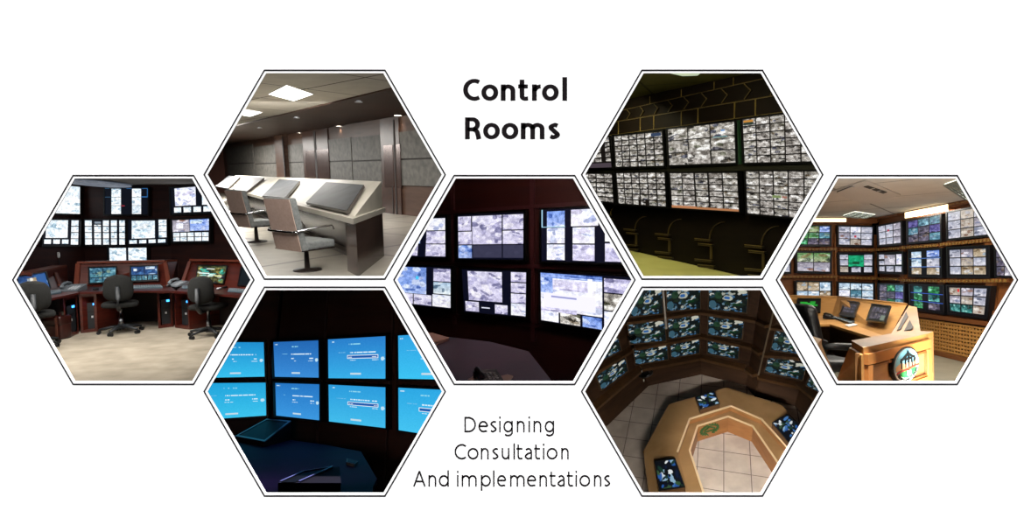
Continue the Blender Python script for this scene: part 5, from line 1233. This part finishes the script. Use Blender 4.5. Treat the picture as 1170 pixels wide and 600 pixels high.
GT = [
 (0, [(911, 257), (950, 257), (950, 281.7), (908, 281.7)], tiles(3, 3, ['lawn', 'office', 'blue', 'lawn', 'lawn', 'desk', 'nightgreen', 'dusk', 'dusk'], 1, .012), 'upper row, leftmost one with green lawn pictures'),
 (0, [(956.5, 257), (998.8, 258), (998, 282.8), (956.7, 281.9)], tiles(3, 3, ['hallwhite', 'white', 'hallwhite', 'hall', 'hallwhite', 'hallwhite', 'hallwhite', 'hallwarm', 'hallwhite'], 2, .014)+[(.46, .48, .52, .6, '#c03048')], 'upper row, second from the left with pale corridor pictures'),
 (1, [(1001.6, 257.4), (1030.9, 252), (1031.2, 280), (1003, 282.4)], tiles(3, 3, ['hallwhite', 'hallwhite', 'hall'], 3, .014)+[(.42, .25, .5, .36, '#c02840')], 'upper row, third from the left with a red dot'),
 (1, [(1035.8, 251.6), (1076, 244), (1076.4, 276.2), (1036.3, 279.4)], tiles(3, 3, ['purple', 'aqua', 'aqua', 'aqua', 'dusk', 'purple', 'dusk', 'dusk', 'aqua'], 4, .012), 'upper row, with purple and turquoise pictures'),
 (1, [(1081, 241.6), (1131, 233), (1131, 270.5), (1081.8, 275.5)], tiles(3, 3, ['hallwhite', 'hallwarm', 'hallwhite', 'hallwhite', 'hallwarm', 'hall'], 5, .012), 'upper row, rightmost large one with pale corridors'),
 (0, [(885, 292), (904, 293), (904, 313), (885, 313)], tiles(2, 2, ['aqua', 'hallwhite'], 6, .02), 'middle row, sliver at the left edge'),
 (0, [(909, 287.2), (950.5, 287.2), (950, 313), (909.3, 312)], tiles(2, 2, ['office', 'office', 'hall', 'hall'], 7, .012), 'middle row, with four office pictures'),
 (0, [(957, 288.4), (999.2, 288.4), (998.8, 314.2), (957.6, 313.8)], [(.02, .05, .26, .3, 'hallwhite'), (.27, .1, .72, .66, 'green'), (.74, .05, .98, .3, 'hallwhite'), (.02, .34, .26, .62, 'hallwhite'), (.74, .34, .98, .62, 'hallwhite'), (.02, .68, .26, .97, 'hallwarm'), (.36, .7, .64, .97, 'hallwhite'), (.74, .68, .98, .97, 'hallwhite'), (.4, .4, .6, .55, '#064c30')], 'middle row, with a green picture in the centre'),
 (1, [(1002.2, 288.4), (1032.2, 287.2), (1032.4, 313.8), (1003, 313)], [(.02, .05, .25, .3, 'hallwhite'), (.27, .1, .72, .62, 'hall'), (.76, .08, .98, .6, 'white'), (.02, .4, .25, .62, 'hallwhite'), (.02, .7, .25, .95, 'hallwhite'), (.33, .68, .65, .97, 'hallwhite'), (.72, .68, .98, .96, 'hallwhite')], 'middle row, with a tall white picture on its right'),
 (1, [(1038, 285.2), (1076.8, 283), (1077, 317.8), (1038.4, 316.8)], [(.06, .05, .38, .3, 'snow'), (.06, .36, .38, .64, 'snow'), (.06, .68, .38, .95, 'sand'), (.56, .04, .94, .28, 'blue'), (.56, .34, .94, .64, 'hallwhite'), (.56, .68, .94, .95, 'sand'), (.0, .31, 1, .33, '#5a8ce0'), (.0, .65, 1, .67, '#5a8ce0')], 'middle row, with two picture columns and blue lines'),
 (1, [(1081.5, 282.2), (1132, 279.8), (1132.3, 318.4), (1082.6, 317.8)], tiles(3, 3, ['hallwhite', 'hall', 'sand', 'hallwhite', 'hallwarm', 'hallwhite', 'hallwhite', 'sand', 'sand'], 8, .012, .03, .05, .93, .95), 'middle row, rightmost whole one with nine corridor pictures'),
 (1, [(1136.2, 282), (1168, 281), (1168, 318), (1137, 317.5)], tiles(3, 3, ['dusk', 'hall', 'hallwhite'], 9, .012), 'middle row, sliver at the right edge'),
 (0, [(908.6, 320.6), (950.7, 321), (951, 345), (908.6, 345)], tiles(3, 2, ['sand', 'sand', 'snow', 'snow', 'snow', 'sand'], 10, .012), 'lower row, leftmost one with sandy pictures'),
 (0, [(956.7, 321.5), (999.5, 322.8), (999.5, 349.5), (956.7, 348.5)], tiles(3, 3, ['snow', 'snow', 'snow', 'white', 'aqua', 'snow'], 11, .012), 'lower row, second from the left with snowy pictures'),
 (1, [(1002.8, 323.2), (1034, 324.2), (1034, 352.6), (1003.2, 350.2)], tiles(3, 3, ['dusk', 'nightgreen', 'aqua', 'dusk', 'dusk', 'purple'], 12, .012), 'lower row, third from the left with dim pictures'),
 (1, [(1038.6, 324.2), (1079.6, 325.4), (1080, 360), (1039.6, 354)], [(.1, .03, .36, .3, 'nightaqua'), (.1, .35, .36, .62, 'nightgreen'), (.1, .67, .38, .95, 'nightgreen'), (.56, .03, .88, .3, 'nightgreen'), (.56, .35, .88, .62, 'nightaqua'), (.56, .67, .88, .95, 'dusk'), (.0, .31, 1, .33, '#3a6ce0'), (.0, .64, 1, .66, '#3a6ce0')], 'lower row, with green night pictures'),
 (1, [(1081.2, 325.4), (1133.6, 326.6), (1129.3, 365.6), (1083, 359.7)], tiles(3, 3, ['hallwarm', 'hall', 'hallwhite', 'hall', 'hallwarm', 'hallwhite', 'nightaqua', 'nightaqua', 'hallwarm'], 13, .012, .03, .04, .93, .93)+[(.24, .1, .29, .2, '#e03030')], 'lower row, rightmost one with a red mark'),
]
ord_ = 0
for k, q, rects, lab in GT:
    qi = expand(q, -1.6, -1.5, -1.6, -2.2)
    w = max(60, int((q[1][0]-q[0][0])*1.9))
    tv(Rg, 'television', qi, (pl1, pl2)[k], feed(54, w, rects, '#06070c', seed=len(lab)*7+len(rects)), 'black television in the oak wall, '+lab, bez=(1.6, 1.5, 1.6, 2.2), group='televisions in the oak wall', thick=.07, fm=MATS['feed'])
# ledges with dotted ornament under each row
orn = mat('ornament_gold', '#7c5c28', rough=.4)
def ledge(k, pts, lab):
    a, c = Wg(k, *pts[0], -bk), Wg(k, *pts[1], -bk); n = (pl1, pl2)[k][1]
    o = thing(Rg, 'ornament_ledge', lab, 'ledge', a, group='ledges with dotted gold trim')
    mesh(Rg, 'shelf', B().bar(a+n*.06, c+n*.06, .07, .10, up=n), oakW, o)
    bb = B(); m_ = max(6, int((c-a).length/.09))
    for i in range(m_):
        p = a.lerp(c, (i+.5)/m_)+n*.114; d = (c-a).normalized()*.025
        bb.prism([p-d-Vector((0, 0, .028)), p+d-Vector((0, 0, .028)), p+d+Vector((0, 0, .022)), p-d+Vector((0, 0, .022))], n*.012)
    mesh(Rg, 'dot_pattern', bb, orn, o)
ledge(0, [(890, 285), (953, 285)], 'ledge with gold dots under the lawn picture television')
ledge(0, [(956, 285.8), (1000, 285.8)], 'ledge with gold dots above the green picture television')
ledge(1, [(1002, 285.6), (1034, 283.6)], 'ledge with gold dots under the third upper television')
ledge(1, [(1036, 283), (1079, 280)], 'ledge with gold dots under the purple picture television')
ledge(1, [(1081, 279.5), (1150, 273)], 'ledge with gold dots under the large upper right television')
ledge(0, [(890, 316.2), (953, 316.2)], 'ledge with gold dots under the four office pictures')
ledge(0, [(956, 317.2), (1000, 318)], 'ledge with gold dots under the green picture television')
ledge(1, [(1002, 318.5), (1034, 319)], 'ledge with gold dots under the tall white picture television')
ledge(1, [(1036, 320.2), (1079, 321)], 'ledge with gold dots under the two column television')
ledge(1, [(1081, 321.2), (1160, 320.5)], 'ledge with gold dots under the nine corridor pictures')
for i, (k, x, lab) in enumerate([(0, 953.5, 'between the first two screen columns'), (1, 1000.6, 'in the corner'), (1, 1034.2, 'between the third and fourth column'), (1, 1079, 'between the fourth and fifth column'), (1, 1134.6, 'right of the fifth column')]):
    p = Wg(k, x, 312, -bk); n = (pl1, pl2)[k][1]
    struct(Rg, 'trim_%d' % (i+1), B().bar(Z(p, .9)+n*.035, Z(p, 2.62)+n*.035, .05 if k == 0 else .16, .07, up=n), mat('oak_post', '#7c4a22', rough=.4, color2='#8c5528', nscale=(1, 1, 6), kind='wood'), 'upright oak post '+lab)
# lit coves and lattice blocks under the ceiling
cove = mat('cove_glow', '#fff0cc', emit='#ffe8b8', estr=2.2)
lat = mat('lattice_oak', '#5c3a1c', rough=.5, color2='#94683a', nscale=(14, 14, 14), kind='voronoi', lo=.2, hi=.5)
def block(k, x0, y0, x1, y1, name, lab, m, proud):
    a, c = Wg(k, x0, (y0+y1)/2, -bk), Wg(k, x1, (y0+y1)/2, -bk); n = (pl1, pl2)[k][1]
    z1 = HG-.005; z0 = Rg.zat(a, y1)
    o = thing(Rg, name, lab, name.replace('_', ' '), Z(a, z0))
    e = n*.002
    mesh(Rg, 'box', B().prism([Z(a, z0)+e, Z(c, z0)+e, Z(c, z1)+e, Z(a, z1)+e], n*proud), oakW, o)
    mesh(Rg, 'glowing_panel' if m is cove else 'lattice_panel', B().prism([Z(a, z0+.03)+n*(proud+.003), Z(c, z0+.03)+n*(proud+.003), Z(c, z1-.02)+n*(proud+.003), Z(a, z1-.02)+n*(proud+.003)], n*.012), m, o)
block(0, 905, 249.5, 963.5, 255.5, 'cove_light', 'glowing cream cove light above the left televisions', cove, .1)
block(0, 964.5, 250, 999.5, 255.5, 'lattice_frieze', 'dark wooden frieze block behind the white grid light', oakW, .1)
block(1, 1002, 249, 1031, 251.5, 'lattice_frieze', 'wooden lattice frieze above the third upper television', lat, .1)
block(1, 1041.5, 240, 1091.5, 251, 'cove_light', 'glowing cream cove light above the right televisions', cove, .12)
block(1, 1092.5, 230, 1125, 236.5, 'lattice_frieze', 'wooden lattice frieze at the upper right corner', lat, .12)
# lattice panel under the right wall televisions
a, c = Wg(1, 1030, 400, -bk), Wg(1, 1150, 400, -bk); n = n2
o = thing(Rg, 'radiator_grille', 'woven wooden lattice panel under the right televisions', 'grille', Z(c, 0))
zt = .74
mesh(Rg, 'backing_board', B().prism([Z(a, .002)+n*.003, Z(c, .002)+n*.003, Z(c, zt)+n*.003, Z(a, zt)+n*.003], n*.02), mat('backing_dark', '#241208', rough=.6), o)
bb = B(); L_ = (c-a).length; nn_ = int(L_/.085)
for i in range(nn_):
    p = a.lerp(c, (i+.5)/nn_); s = -1 if i % 2 else 1
    bb.bar(Z(p, .1)+n*.035, Z(p, zt-.05)+n*.035, .035, .016, up=n)
for j in range(9):
    z = .12+j*.07; bb.bar(Z(a, z)+n*(.045+.006*(j % 2)), Z(c, z)+n*(.045+.006*(j % 2)), .035, .016, up=n)
mesh(Rg, 'woven_slats', bb, mat('slat_oak', '#b88444', rough=.45), o)
mesh(Rg, 'top_rail', B().bar(Z(a, zt+.04)+n*.05, Z(c, zt+.04)+n*.05, .09, .09, up=n), oakW, o)
mesh(Rg, 'bottom_rail', B().bar(Z(a, .05)+n*.05, Z(c, .05)+n*.05, .09, .09, up=n), oakW, o)
# ceiling fittings
def cq(pts, z): return [Rg.F(x, y, z) for x, y in pts]
Q = cq([(950, 219), (989, 206.5), (1029, 223), (988, 234.5)], HG-.02); c = sum(Q, Vector())/4
o = thing(Rg, 'air_conditioner', 'square grey ceiling air conditioner with dark vent slots', 'air conditioner', c)
mesh(Rg, 'ceiling_panel', B().prism(Q, (0, 0, .015)), mat('ac_grey', '#c8bfb6', rough=.7), o)
for j, q in enumerate([[(956, 219.5), (973, 213), (976, 213.8), (958, 221.3)], [(987, 213.8), (992, 212.8), (1013.5, 220), (1009, 221.4)]]):
    V_ = cq(q, HG-.032); ct = sum(V_, Vector())/4
    v = mesh(Rg, 'vent', B().prism(V_, (0, 0, .010)), mat('vent_dark', '#2a2724', rough=.7), o)
    bb = B()
    for t in (.3, .65): bb.bar(V_[0].lerp(V_[3], t)-Vector((0, 0, .004)), V_[1].lerp(V_[2], t)-Vector((0, 0, .004)), .03, .006)
    mesh(Rg, 'vent_blade', bb, mat('ac_grey', '#8c837b'), v)
grid = mat('louvre_glow', '#f4f8f0', emit='#eef4e8', estr=1.6)
def louvre(pts, lab, nx=6, ny=3):
    Q = cq(pts, HG-.015); c = sum(Q, Vector())/4
    o = thing(Rg, 'ceiling_light_panel', lab, 'light', c, group='white grid lights in the ceiling of the far right room')
    mesh(Rg, 'diffuser', B().prism(Q, (0, 0, .01)), grid, o)
    bb = B()
    P_ = lambda u, v: (Q[0]*(1-u)+Q[1]*u)*(1-v)+(Q[3]*(1-u)+Q[2]*u)*v-Vector((0, 0, .012))
    for i in range(nx+1): bb.bar(P_(i/nx, 0), P_(i/nx, 1), .03, .012)
    for i in range(ny+1): bb.bar(P_(0, i/ny), P_(1, i/ny), .03, .012)
    mesh(Rg, 'louvre', bb, mat('louvre_grey', '#7c8074', rough=.6), o)
louvre([(963.5, 246.5), (977, 242), (1000, 245.5), (987, 250)], 'white grid ceiling light above the second television')
louvre([(1079, 211), (1095, 205.5), (1125, 222), (1104, 228)], 'white grid ceiling light at the upper right edge', 6, 6)
# desk ring behind
ZD, ZT = .75, 1.12
top = [Rg.F(x, y, ZT) for x, y in [(880, 338.9), (902, 338.8), (956.5, 340.2), (1036, 348.8)]]
bot = [Rg.F(x, y, ZD) for x, y in [(880, 358.5), (902, 359), (950, 361.5), (1016, 386)]]
frt = [Rg.F(x, y, ZD) for x, y in [(870, 372), (896, 371), (948, 370.5), (1002, 387)]]
o = thing(Rg, 'control_desk', 'oak desk ring with sloping monitor panels behind the black chair', 'desk', Z(top[2], 0))
for i in range(3):
    dn = Vector((.1, .16, 0))
    mesh(Rg, 'sloping_panel', B().loft([[bot[j], top[j], top[j]+dn, Z(bot[j]+dn, ZD-.03)] for j in (i, i+1)]), oakG, o)
mesh(Rg, 'worktop', B().loft([[frt[j], bot[j], bot[j]-Vector((0, 0, .04)), frt[j]-Vector((0, 0, .04))] for j in range(4)]), oakG, o)
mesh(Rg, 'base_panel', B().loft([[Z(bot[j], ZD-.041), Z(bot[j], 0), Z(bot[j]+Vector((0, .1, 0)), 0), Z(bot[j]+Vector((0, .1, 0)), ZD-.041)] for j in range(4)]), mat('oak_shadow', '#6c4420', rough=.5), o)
mesh(Rg, 'top_trim', B().loft([[top[j]+Vector((0, -.02, .002)), top[j]+Vector((0, -.02, .03)), top[j]+Vector((.1, .18, .03)), top[j]+Vector((.1, .18, .002))] for j in range(4)]), mat('oak_trim', '#b98a50', rough=.4), o)
def gmon(i, q, rects, lab, seed):
    plm = Rg.plane3(bot[i], bot[i+1], (top[i]+top[i+1])/2, .07)
    tv(Rg, 'desk_monitor', q, plm, feed(34, 50, rects, '#14100e', seed=seed), lab, cat='monitor', bez=(1.2, 1.2, 1.2, 1.4), thick=.015, mount=False, group='monitors sunk into the oak desk', fm=MATS['feed_dim'])
gmon(1, [(912, 342.3), (937, 342.6), (936.2, 355.6), (911.6, 355.6)], [(.1, .2, .45, .4, '#2fbf3c'), (.3, .3, .75, .5, '#35c848'), (.55, .15, .8, .35, '#2cae38'), (.65, .4, .9, .55, '#2cae38'), (.1, .5, .3, .6, '#1c7c28')], 'monitor with green shapes on black behind the black chair', 1)
gmon(2, [(966.6, 344.6), (981, 346.6), (974.4, 361.2), (960, 359)], tiles(3, 3, ['dusk'], 2, .03, .05, .1, .95, .8), 'dim monitor above the keyboard in the oak desk', 2)
gmon(2, [(997.6, 348.4), (1016.5, 351), (1010, 367.4), (991, 365.2)], tiles(4, 2, ['dusk'], 3, .02, .05, .1, .95, .9)+[(.72, .62, .95, .95, '#8c9a8c')], 'dim monitor with a pale corner picture in the oak desk', 3)
akq = [Rg.F(x, y, ZD+.012) for x, y in [(954, 364.4), (961, 363.8), (979, 368.6), (972, 371)]]
keyboard(Rg, akq, 'black keyboard on the oak desk below the dim monitor', m=MATS['black_plastic'])
mesh(Rg, 'note_pad', B().prism([Rg.F(x, y, ZD+.012) for x, y in [(965, 371.8), (975, 370), (980, 371.6), (970, 373.6)]], (0, 0, .01)), mat('paper_white', '#d8d8d4'), label='white note pad on the oak desk in front of the keyboard', cat='note pad')
desk_phone(Rg, Rg.F(949.5, 364.0, ZD+.015), rad(30), 'black telephone behind the chair on the oak desk', MATS['black_plastic'], 1.0)
# end block of the ring with openings, then the front console with the emblem
TZ = 1.10
f0, f1 = Rg.F(987, 397.2, TZ), Rg.F(1060, 381.2, TZ); f2 = Rg.F(1066.4, 378.6, TZ); s0 = Rg.F(973, 389.6, TZ)
topq = [Rg.F(x, y, TZ) for x, y in [(986.5, 397.4), (1060, 381.4), (1066.4, 378.6), (1034.6, 378.3), (973, 389.2)]]
o = thing(Rg, 'reception_console', 'light oak console with a round emblem on its framed front', 'desk', Z(f0, 0))
dv = (f1-f0).normalized(); nf = Vector((dv.y, -dv.x, 0)); nf = nf if nf.dot(-f0) > 0 else -nf
inn = -nf*.42
foot = Rg.F(958.5, 434, .74)
mesh(Rg, 'front_panel', B().prism([Z(f0, 0), Z(f1, 0), Z(f1, TZ-.05), Z(f0, TZ-.05)], -nf*.06), oakF, o)
mesh(Rg, 'top_board', B().prism(topq, (0, 0, -.05)), oakG, o)
mesh(Rg, 'side_panel', B().prism([Z(f0-dv*.005, 0), Z(f0-dv*.005, TZ-.051), Z(s0, TZ-.051), Vector((foot.x, foot.y, .74)), Z(foot, 0)], -dv*.05), oakG, o)
mesh(Rg, 'side_panel', B().prism([Z(f1, 0), Z(f2, 0), Z(f2, TZ-.051), Z(f1, TZ-.051)], inn*.15), oakF, o)
# raised mouldings around the front field
def fr(s, z): return f0+dv*s+Vector((0, 0, z-TZ))
Lf = (f1-f0).length
for nm, (s0_, z0_, s1_, z1_), w_ in (('frame_rail', (0, TZ-.09, Lf, TZ-.09), .08), ('frame_stile', (.05, 0.02, .05, TZ-.14), .09), ('frame_stile', (Lf-.05, .02, Lf-.05, TZ-.14), .09), ('frame_rail', (.1, .69, Lf-.1, .69), .05)):
    mesh(Rg, nm, B().bar(fr(s0_, z0_)+nf*.014, fr(s1_, z1_)+nf*.014, w_, .028, up=nf), mat('oak_moulding', '#b9793e', rough=.35), o)
for nm, (s0_, z0_, s1_, z1_) in (('inner_bead', (.115, TZ-.155, Lf-.115, TZ-.155)), ('inner_bead', (.115, .73, .115, TZ-.16)), ('inner_bead', (Lf-.115, .73, Lf-.115, TZ-.16)), ('inner_bead', (.115, .73, Lf-.115, .73))):
    mesh(Rg, nm, B().bar(fr(s0_, z0_)+nf*.01, fr(s1_, z1_)+nf*.01, .018, .022, up=nf), mat('bead_dark', '#7c4c22', rough=.4), o)
# emblem
plF = (f0+nf*.002, nf); ce = Rg.W(1029.6, 416.5, plF)
KX = 1.
re_ = (Rg.W(1029.6, 395.8, plF)-Rg.W(1029.6, 437, plF)).length/2
KX = (Rg.W(1014.8, 416.5, plF)-Rg.W(1044.6, 416.5, plF)).length/2/re_
ce = (Rg.W(1014.8, 416.5, plF)+Rg.W(1044.6, 416.5, plF))/2+nf*.004
o = thing(Rg, 'round_emblem', 'round emblem with black rim, blue sky and green field on the console front', 'emblem', ce)
def disc(r, off, t=.006, a0=0, a1=360, n=40, flat=None):
    pts = [ce+dv*math.cos(rad(a0+(a1-a0)*k/n))*r+Vector((0, 0, 1))*math.sin(rad(a0+(a1-a0)*k/n))*r+nf*off for k in range(n if a1-a0 == 360 else n+1)]
    pts = [ce+dv*((p-ce).dot(dv)*KX)+(p-ce)-dv*(p-ce).dot(dv) for p in pts]; return B().prism(pts, nf*t)
em = lambda n_, c_: mat('emblem_'+n_, c_, rough=.45)
mesh(Rg, 'rim', disc(re_, .0, .03), em('black', '#101010'), o)
mesh(Rg, 'lettering_ring', disc(re_*.93, .031, .002), em('white', '#e4e4e0'), o)
mesh(Rg, 'sky_field', disc(re_*.9, .034, .003, -14, 194), em('sky', '#7cc0d8'), o)
mesh(Rg, 'green_field', disc(re_*.70, .034, .004, 180, 360), em('green2', '#1f8a3c'), o)
E = lambda x, z, off=.04: ce+dv*x*re_*KX+Vector((0, 0, z*re_))+nf*off
mesh(Rg, 'sand_field', B().prism([E(-.88, -.18, .038), E(.88, -.18, .038), E(.88, .12, .038), E(.6, .2, .038), E(.4, .08, .038), E(.1, .16, .038), E(-.2, .1, .038), E(-.5, .22, .038), E(-.88, .05, .038)], nf*.003), em('sand', '#d8a878'), o)
mesh(Rg, 'red_band', B().prism([E(-.85, -.32, .042), E(.86, -.14, .042), E(.86, -.06, .042), E(-.85, -.22, .042)], nf*.003), em('red', '#c83028'), o)
bb = B()
for x in (-.5, -.2, .05, .3, .5):
    bb.bar(E(x, -.1), E(x, .32+.25*(1-abs(x))), .016, .012, up=nf)
bb.bar(E(-.55, .3), E(0, .66), .016, .012, up=nf); bb.bar(E(.55, .3), E(0, .66), .016, .012, up=nf); bb.bar(E(0, .66), E(0, .82), .016, .012, up=nf); bb.bar(E(-.2, .35), E(.25, .35), .016, .012, up=nf)
mesh(Rg, 'arch_drawing', bb, em('black', '#101010'), o)
mesh(Rg, 'book', B().prism([E(-.14, -.52, .046), E(0, -.56, .046), E(.14, -.5, .046), E(.14, -.24, .046), E(0, -.3, .046), E(-.14, -.26, .046)], nf*.004), em('white', '#e4e4e0'), o)
bb = B()
for k in range(15):
    t = rad(205+k*130/14); r1, r2 = .74, .86; dd = .03*math.sin(k*2.3)
    bb.bar(E(math.cos(t)*r1, math.sin(t)*r1, .036), E(math.cos(t+dd)*r2, math.sin(t+dd)*r2, .036), .014, .006, up=nf)
    if k % 2: bb.bar(E(math.cos(t)*.8, math.sin(t)*.8, .036), E(math.cos(t+.09)*.8, math.sin(t+.09)*.8, .036), .012, .006, up=nf)
mesh(Rg, 'ring_writing', bb, em('black', '#101010'), o)
# end block behind the console: sloping faces meeting at a ridge, with dark openings
pk, pk2 = Rg.F(1038.4, 349.2, ZT+.02), Rg.F(1047.5, 351, ZT+.02)
b_l, b_r = Rg.F(1016, 385, TZ-.02), f2+Vector((-.05, .12, -.02))
b_l2 = Rg.F(1052, 379.5, TZ-.02)
o = thing(Rg, 'corner_housing', 'oak corner housing with two dark slots behind the emblem console', 'monitor housing', Z(b_l, 0))
mesh(Rg, 'outer_board', B().loft([[pk2, b_r, Z(b_r, 0), Z(pk2, 0)], [pk2-n2*-.05, b_r-n2*-.05, Z(b_r, 0)+n2*.05, Z(pk2, 0)+n2*.05]]), oakG, o)
bl2, br2 = Z(b_l, .95), Z(b_l2, .98)
mesh(Rg, 'sloping_face', B().loft([[pk, pk2, pk2+Vector((0, 0, -.04)), pk+Vector((0, 0, -.04))], [b_l, b_l2, b_l2+Vector((0, 0, -.04)), b_l+Vector((0, 0, -.04))]]), oakG, o)
plk = Rg.plane3(pk, pk2, b_l, .004)
for q in ([(1035.4, 356.5), (1037.6, 362), (1029, 376.5), (1024.8, 378)], [(1039.5, 366), (1043.5, 374), (1041, 377.2), (1033, 378.6)]):
    mesh(Rg, 'slot', B().prism([Rg.W(x, y, plk) for x, y in q], plk[1]*.006), mat('slot_dark', '#2a1a0e', rough=.6), o)
# near left arm of the console
P_ = [Rg.F(x, y, TZ) for x, y in [(915, 384.5), (929.5, 384.6), (938.8, 387.4), (927, 404), (905, 404)]]
o = thing(Rg, 'console_arm', 'pale oak end of the console arm at the lower left edge', 'desk', Z(P_[2], 0))
mesh(Rg, 'top_board', B().prism(P_, (0, 0, -.05)), mat('oak_pale', '#d8aa74', rough=.4, color2='#e4b884', nscale=(3, 3, 12), kind='wood'), o)
ft = Rg.F(957, 437, .72)
mesh(Rg, 'side_panel', B().prism([Z(P_[2], TZ-.05), Z(P_[3], TZ-.05), Z(P_[3], 0), Z(ft, 0), Z(ft, .72)], (-.05, -.02, 0)), MATS['oak_pale'], o)
# executive chair
lt = MATS['leather']
base = Rg.XY(943, 7.0)
o = thing(Rg, 'executive_chair', 'black leather high backed chair with padded arms at the oak desk', 'chair', base, rad(-85))
def tiltM(a): return Matrix.Rotation(rad(a), 3, 'X')
M_ = tiltM(12)
bk_ = mesh(Rg, 'backrest', B().pad((0, -.30, .86), .29, .085, .40, .5, M=M_), lt, o, own=True, smooth=True)
mesh(Rg, 'headrest', B().pad((0, -.34, 1.13), .26, .095, .13, .6, M=M_), lt, bk_, own=True, smooth=True)
mesh(Rg, 'back_cushion', B().pad((0, -.245, .86), .23, .06, .13, .6, M=M_), lt, bk_, own=True, smooth=True)
mesh(Rg, 'back_cushion', B().pad((0, -.20, .66), .24, .07, .12, .6, M=M_), lt, bk_, own=True, smooth=True)
mesh(Rg, 'seat', B().pad((0, .02, .47), .29, .29, .085, .5), lt, o, own=True, smooth=True)
for sx in (-1, 1):
    am = mesh(Rg, 'armrest', B().tube([(sx*.31, -.26, .74), (sx*.33, -.1, .74), (sx*.33, .12, .73), (sx*.33, .24, .69)], [.035, .045, .045, .035]), lt, o, own=True, smooth=True)
    mesh(Rg, 'arm_support', B().tube([(sx*.33, .16, .71), (sx*.33, .2, .6), (sx*.29, .1, .45)], .02), MATS['black_plastic'], am, own=True, smooth=True)
mesh(Rg, 'gas_post', B().lathe((0, 0, .08), [(.04, 0), (.04, .2), (.025, .2), (.025, .34)]), MATS['black_plastic'], o, own=True)
for k in range(5):
    a = rad(72*k+20); c_, s_ = math.cos(a), math.sin(a)
    lg = mesh(Rg, 'base_leg', B().tube([(c_*.02, s_*.02, .11), (c_*.32, s_*.32, .08)], [.035, .02]), MATS['black_plastic'], o, own=True, smooth=True)
    mesh(Rg, 'castor', B().tube([(c_*.32-s_*.03, s_*.32+c_*.03, .03), (c_*.32+s_*.03, s_*.32-c_*.03, .03)], .03, 12), MATS['black_plastic'], lg, own=True)
area(Rg, Rg.eye+Rg.ray(1110, 500)*4.3, Rg.eye+Rg.ray(1040, 230)*9, 1.4, 180, (1, .97, .9), 1.0, name='window_light')  # unseen fill added behind the board, low on the right, to lift the ceiling
area(Rg, Rg.eye+Rg.ray(1040, 150)*4.3, Rg.eye+Rg.ray(1030, 300)*9, 1.6, 55, (1, .97, .9), .6, name='window_light')  # second added fill, hidden behind the board over the opening
area(Rg, (6.2, 8.6, 2.9), (6.2, 9, 0), 1.8, 130, (1, .95, .85), 1.6, name='ceiling_lamp')
area(Rg, (4.1, 5.6, 2.8), (4.6, 6.2, 0), 1.2, 45, (1, .93, .82), .8, name='ceiling_lamp')
area(Rg, (8.6, 10.6, 2.9), (8.6, 10.6, 0), 1.2, 50, (1, .95, .85), 1.2, name='ceiling_lamp')
# ================================================================== unseen dark partitions added to block light between rooms, and trimming of what runs past them
house = mat('housing_black', '#050505', rough=.9, spec=.0)
for k in HEX:
    if k not in ROOMS: continue
    poly = cellpoly(k, .5); far = FAR[k]
    b = B()
    n0 = [b.bm.verts.new(pray(*p)*(BOARD+.01)) for p in poly]; n1 = [b.bm.verts.new(pray(*p)*far) for p in poly]
    for i in range(len(poly)):
        j = (i+1) % len(poly); b.bm.faces.new((n0[i], n0[j], n1[j], n1[i]))
    b.bm.faces.new(n1)
    mesh(BD, 'wall_housing', b, house, kind='structure', label='dark partition enclosing the '+WHERE[k])
def clip_all():
    planes = {k: clip_planes(k, 1.2) for k in HEX}
    dead = []
    for o in list(bpy.data.objects):
        if o.type != 'MESH' or o.name not in INFO: continue
        room, Wm, L = INFO[o.name]
        if room.key is None: continue
        me = o.data; n = len(me.vertices)
        co = np.empty(n*3, dtype=np.float32); me.vertices.foreach_get('co', co); co = co.reshape(-1, 3)
        Wn = np.array(Wm); P = co @ Wn[:3, :3].T+Wn[:3, 3]-np.array(EYE)
        need = []
        for N in planes[room.key]:
            d = P @ np.array(N)
            if (d > 1e-4).all(): dead.append(o); need = []; break
            if (d > 1e-4).any(): need.append(N)
        front = (P[:, 1] < BOARD+.03).any()
        if (P[:, 1] < BOARD+.03).all(): dead.append(o); continue
        if not need and not front: continue
        if me.users > 1: o.data = me = me.copy()
        bm = bmesh.new(); bm.from_mesh(me); Wi = Wm.inverted()
        if front:
            nl = (Wm.to_3x3().transposed() @ Vector((0, -1, 0))).normalized()
            bmesh.ops.bisect_plane(bm, geom=bm.verts[:]+bm.edges[:]+bm.faces[:], plane_co=Wi @ (EYE+Vector((0, BOARD+.03, 0))), plane_no=nl, clear_outer=True, dist=1e-6)
        for N in need:
            nl = (Wm.to_3x3().transposed() @ N).normalized(); pl = Wi @ EYE
            bmesh.ops.bisect_plane(bm, geom=bm.verts[:]+bm.edges[:]+bm.faces[:], plane_co=pl, plane_no=nl, clear_outer=True, dist=1e-6)
        if len(bm.faces) == 0: dead.append(o)
        bm.to_mesh(me); bm.free()
    for o in set(dead):
        bpy.data.objects.remove(o)
clip_all()
for o in list(bpy.data.objects):
    if o.type == 'EMPTY' and not o.children: bpy.data.objects.remove(o)

w = bpy.data.worlds.new('world'); scene.world = w; w.use_nodes = True
w.node_tree.nodes['Background'].inputs[0].default_value = (1, 1, 1, 1); w.node_tree.nodes['Background'].inputs[1].default_value = .02
cam = bpy.data.cameras.new('camera'); co = bpy.data.objects.new('camera', cam); COL.objects.link(co)
cam.sensor_width = 36; cam.lens = 36*FPX/1170; cam.clip_end = 300; cam.clip_start = .05
co.location = EYE; co.rotation_euler = (math.pi/2, 0, 0)
scene.camera = co
scene.view_settings.view_transform = 'Standard'; scene.view_settings.look = 'None'
scene.view_settings.exposure = 0; scene.view_settings.gamma = 1; scene.view_settings.use_curve_mapping = False
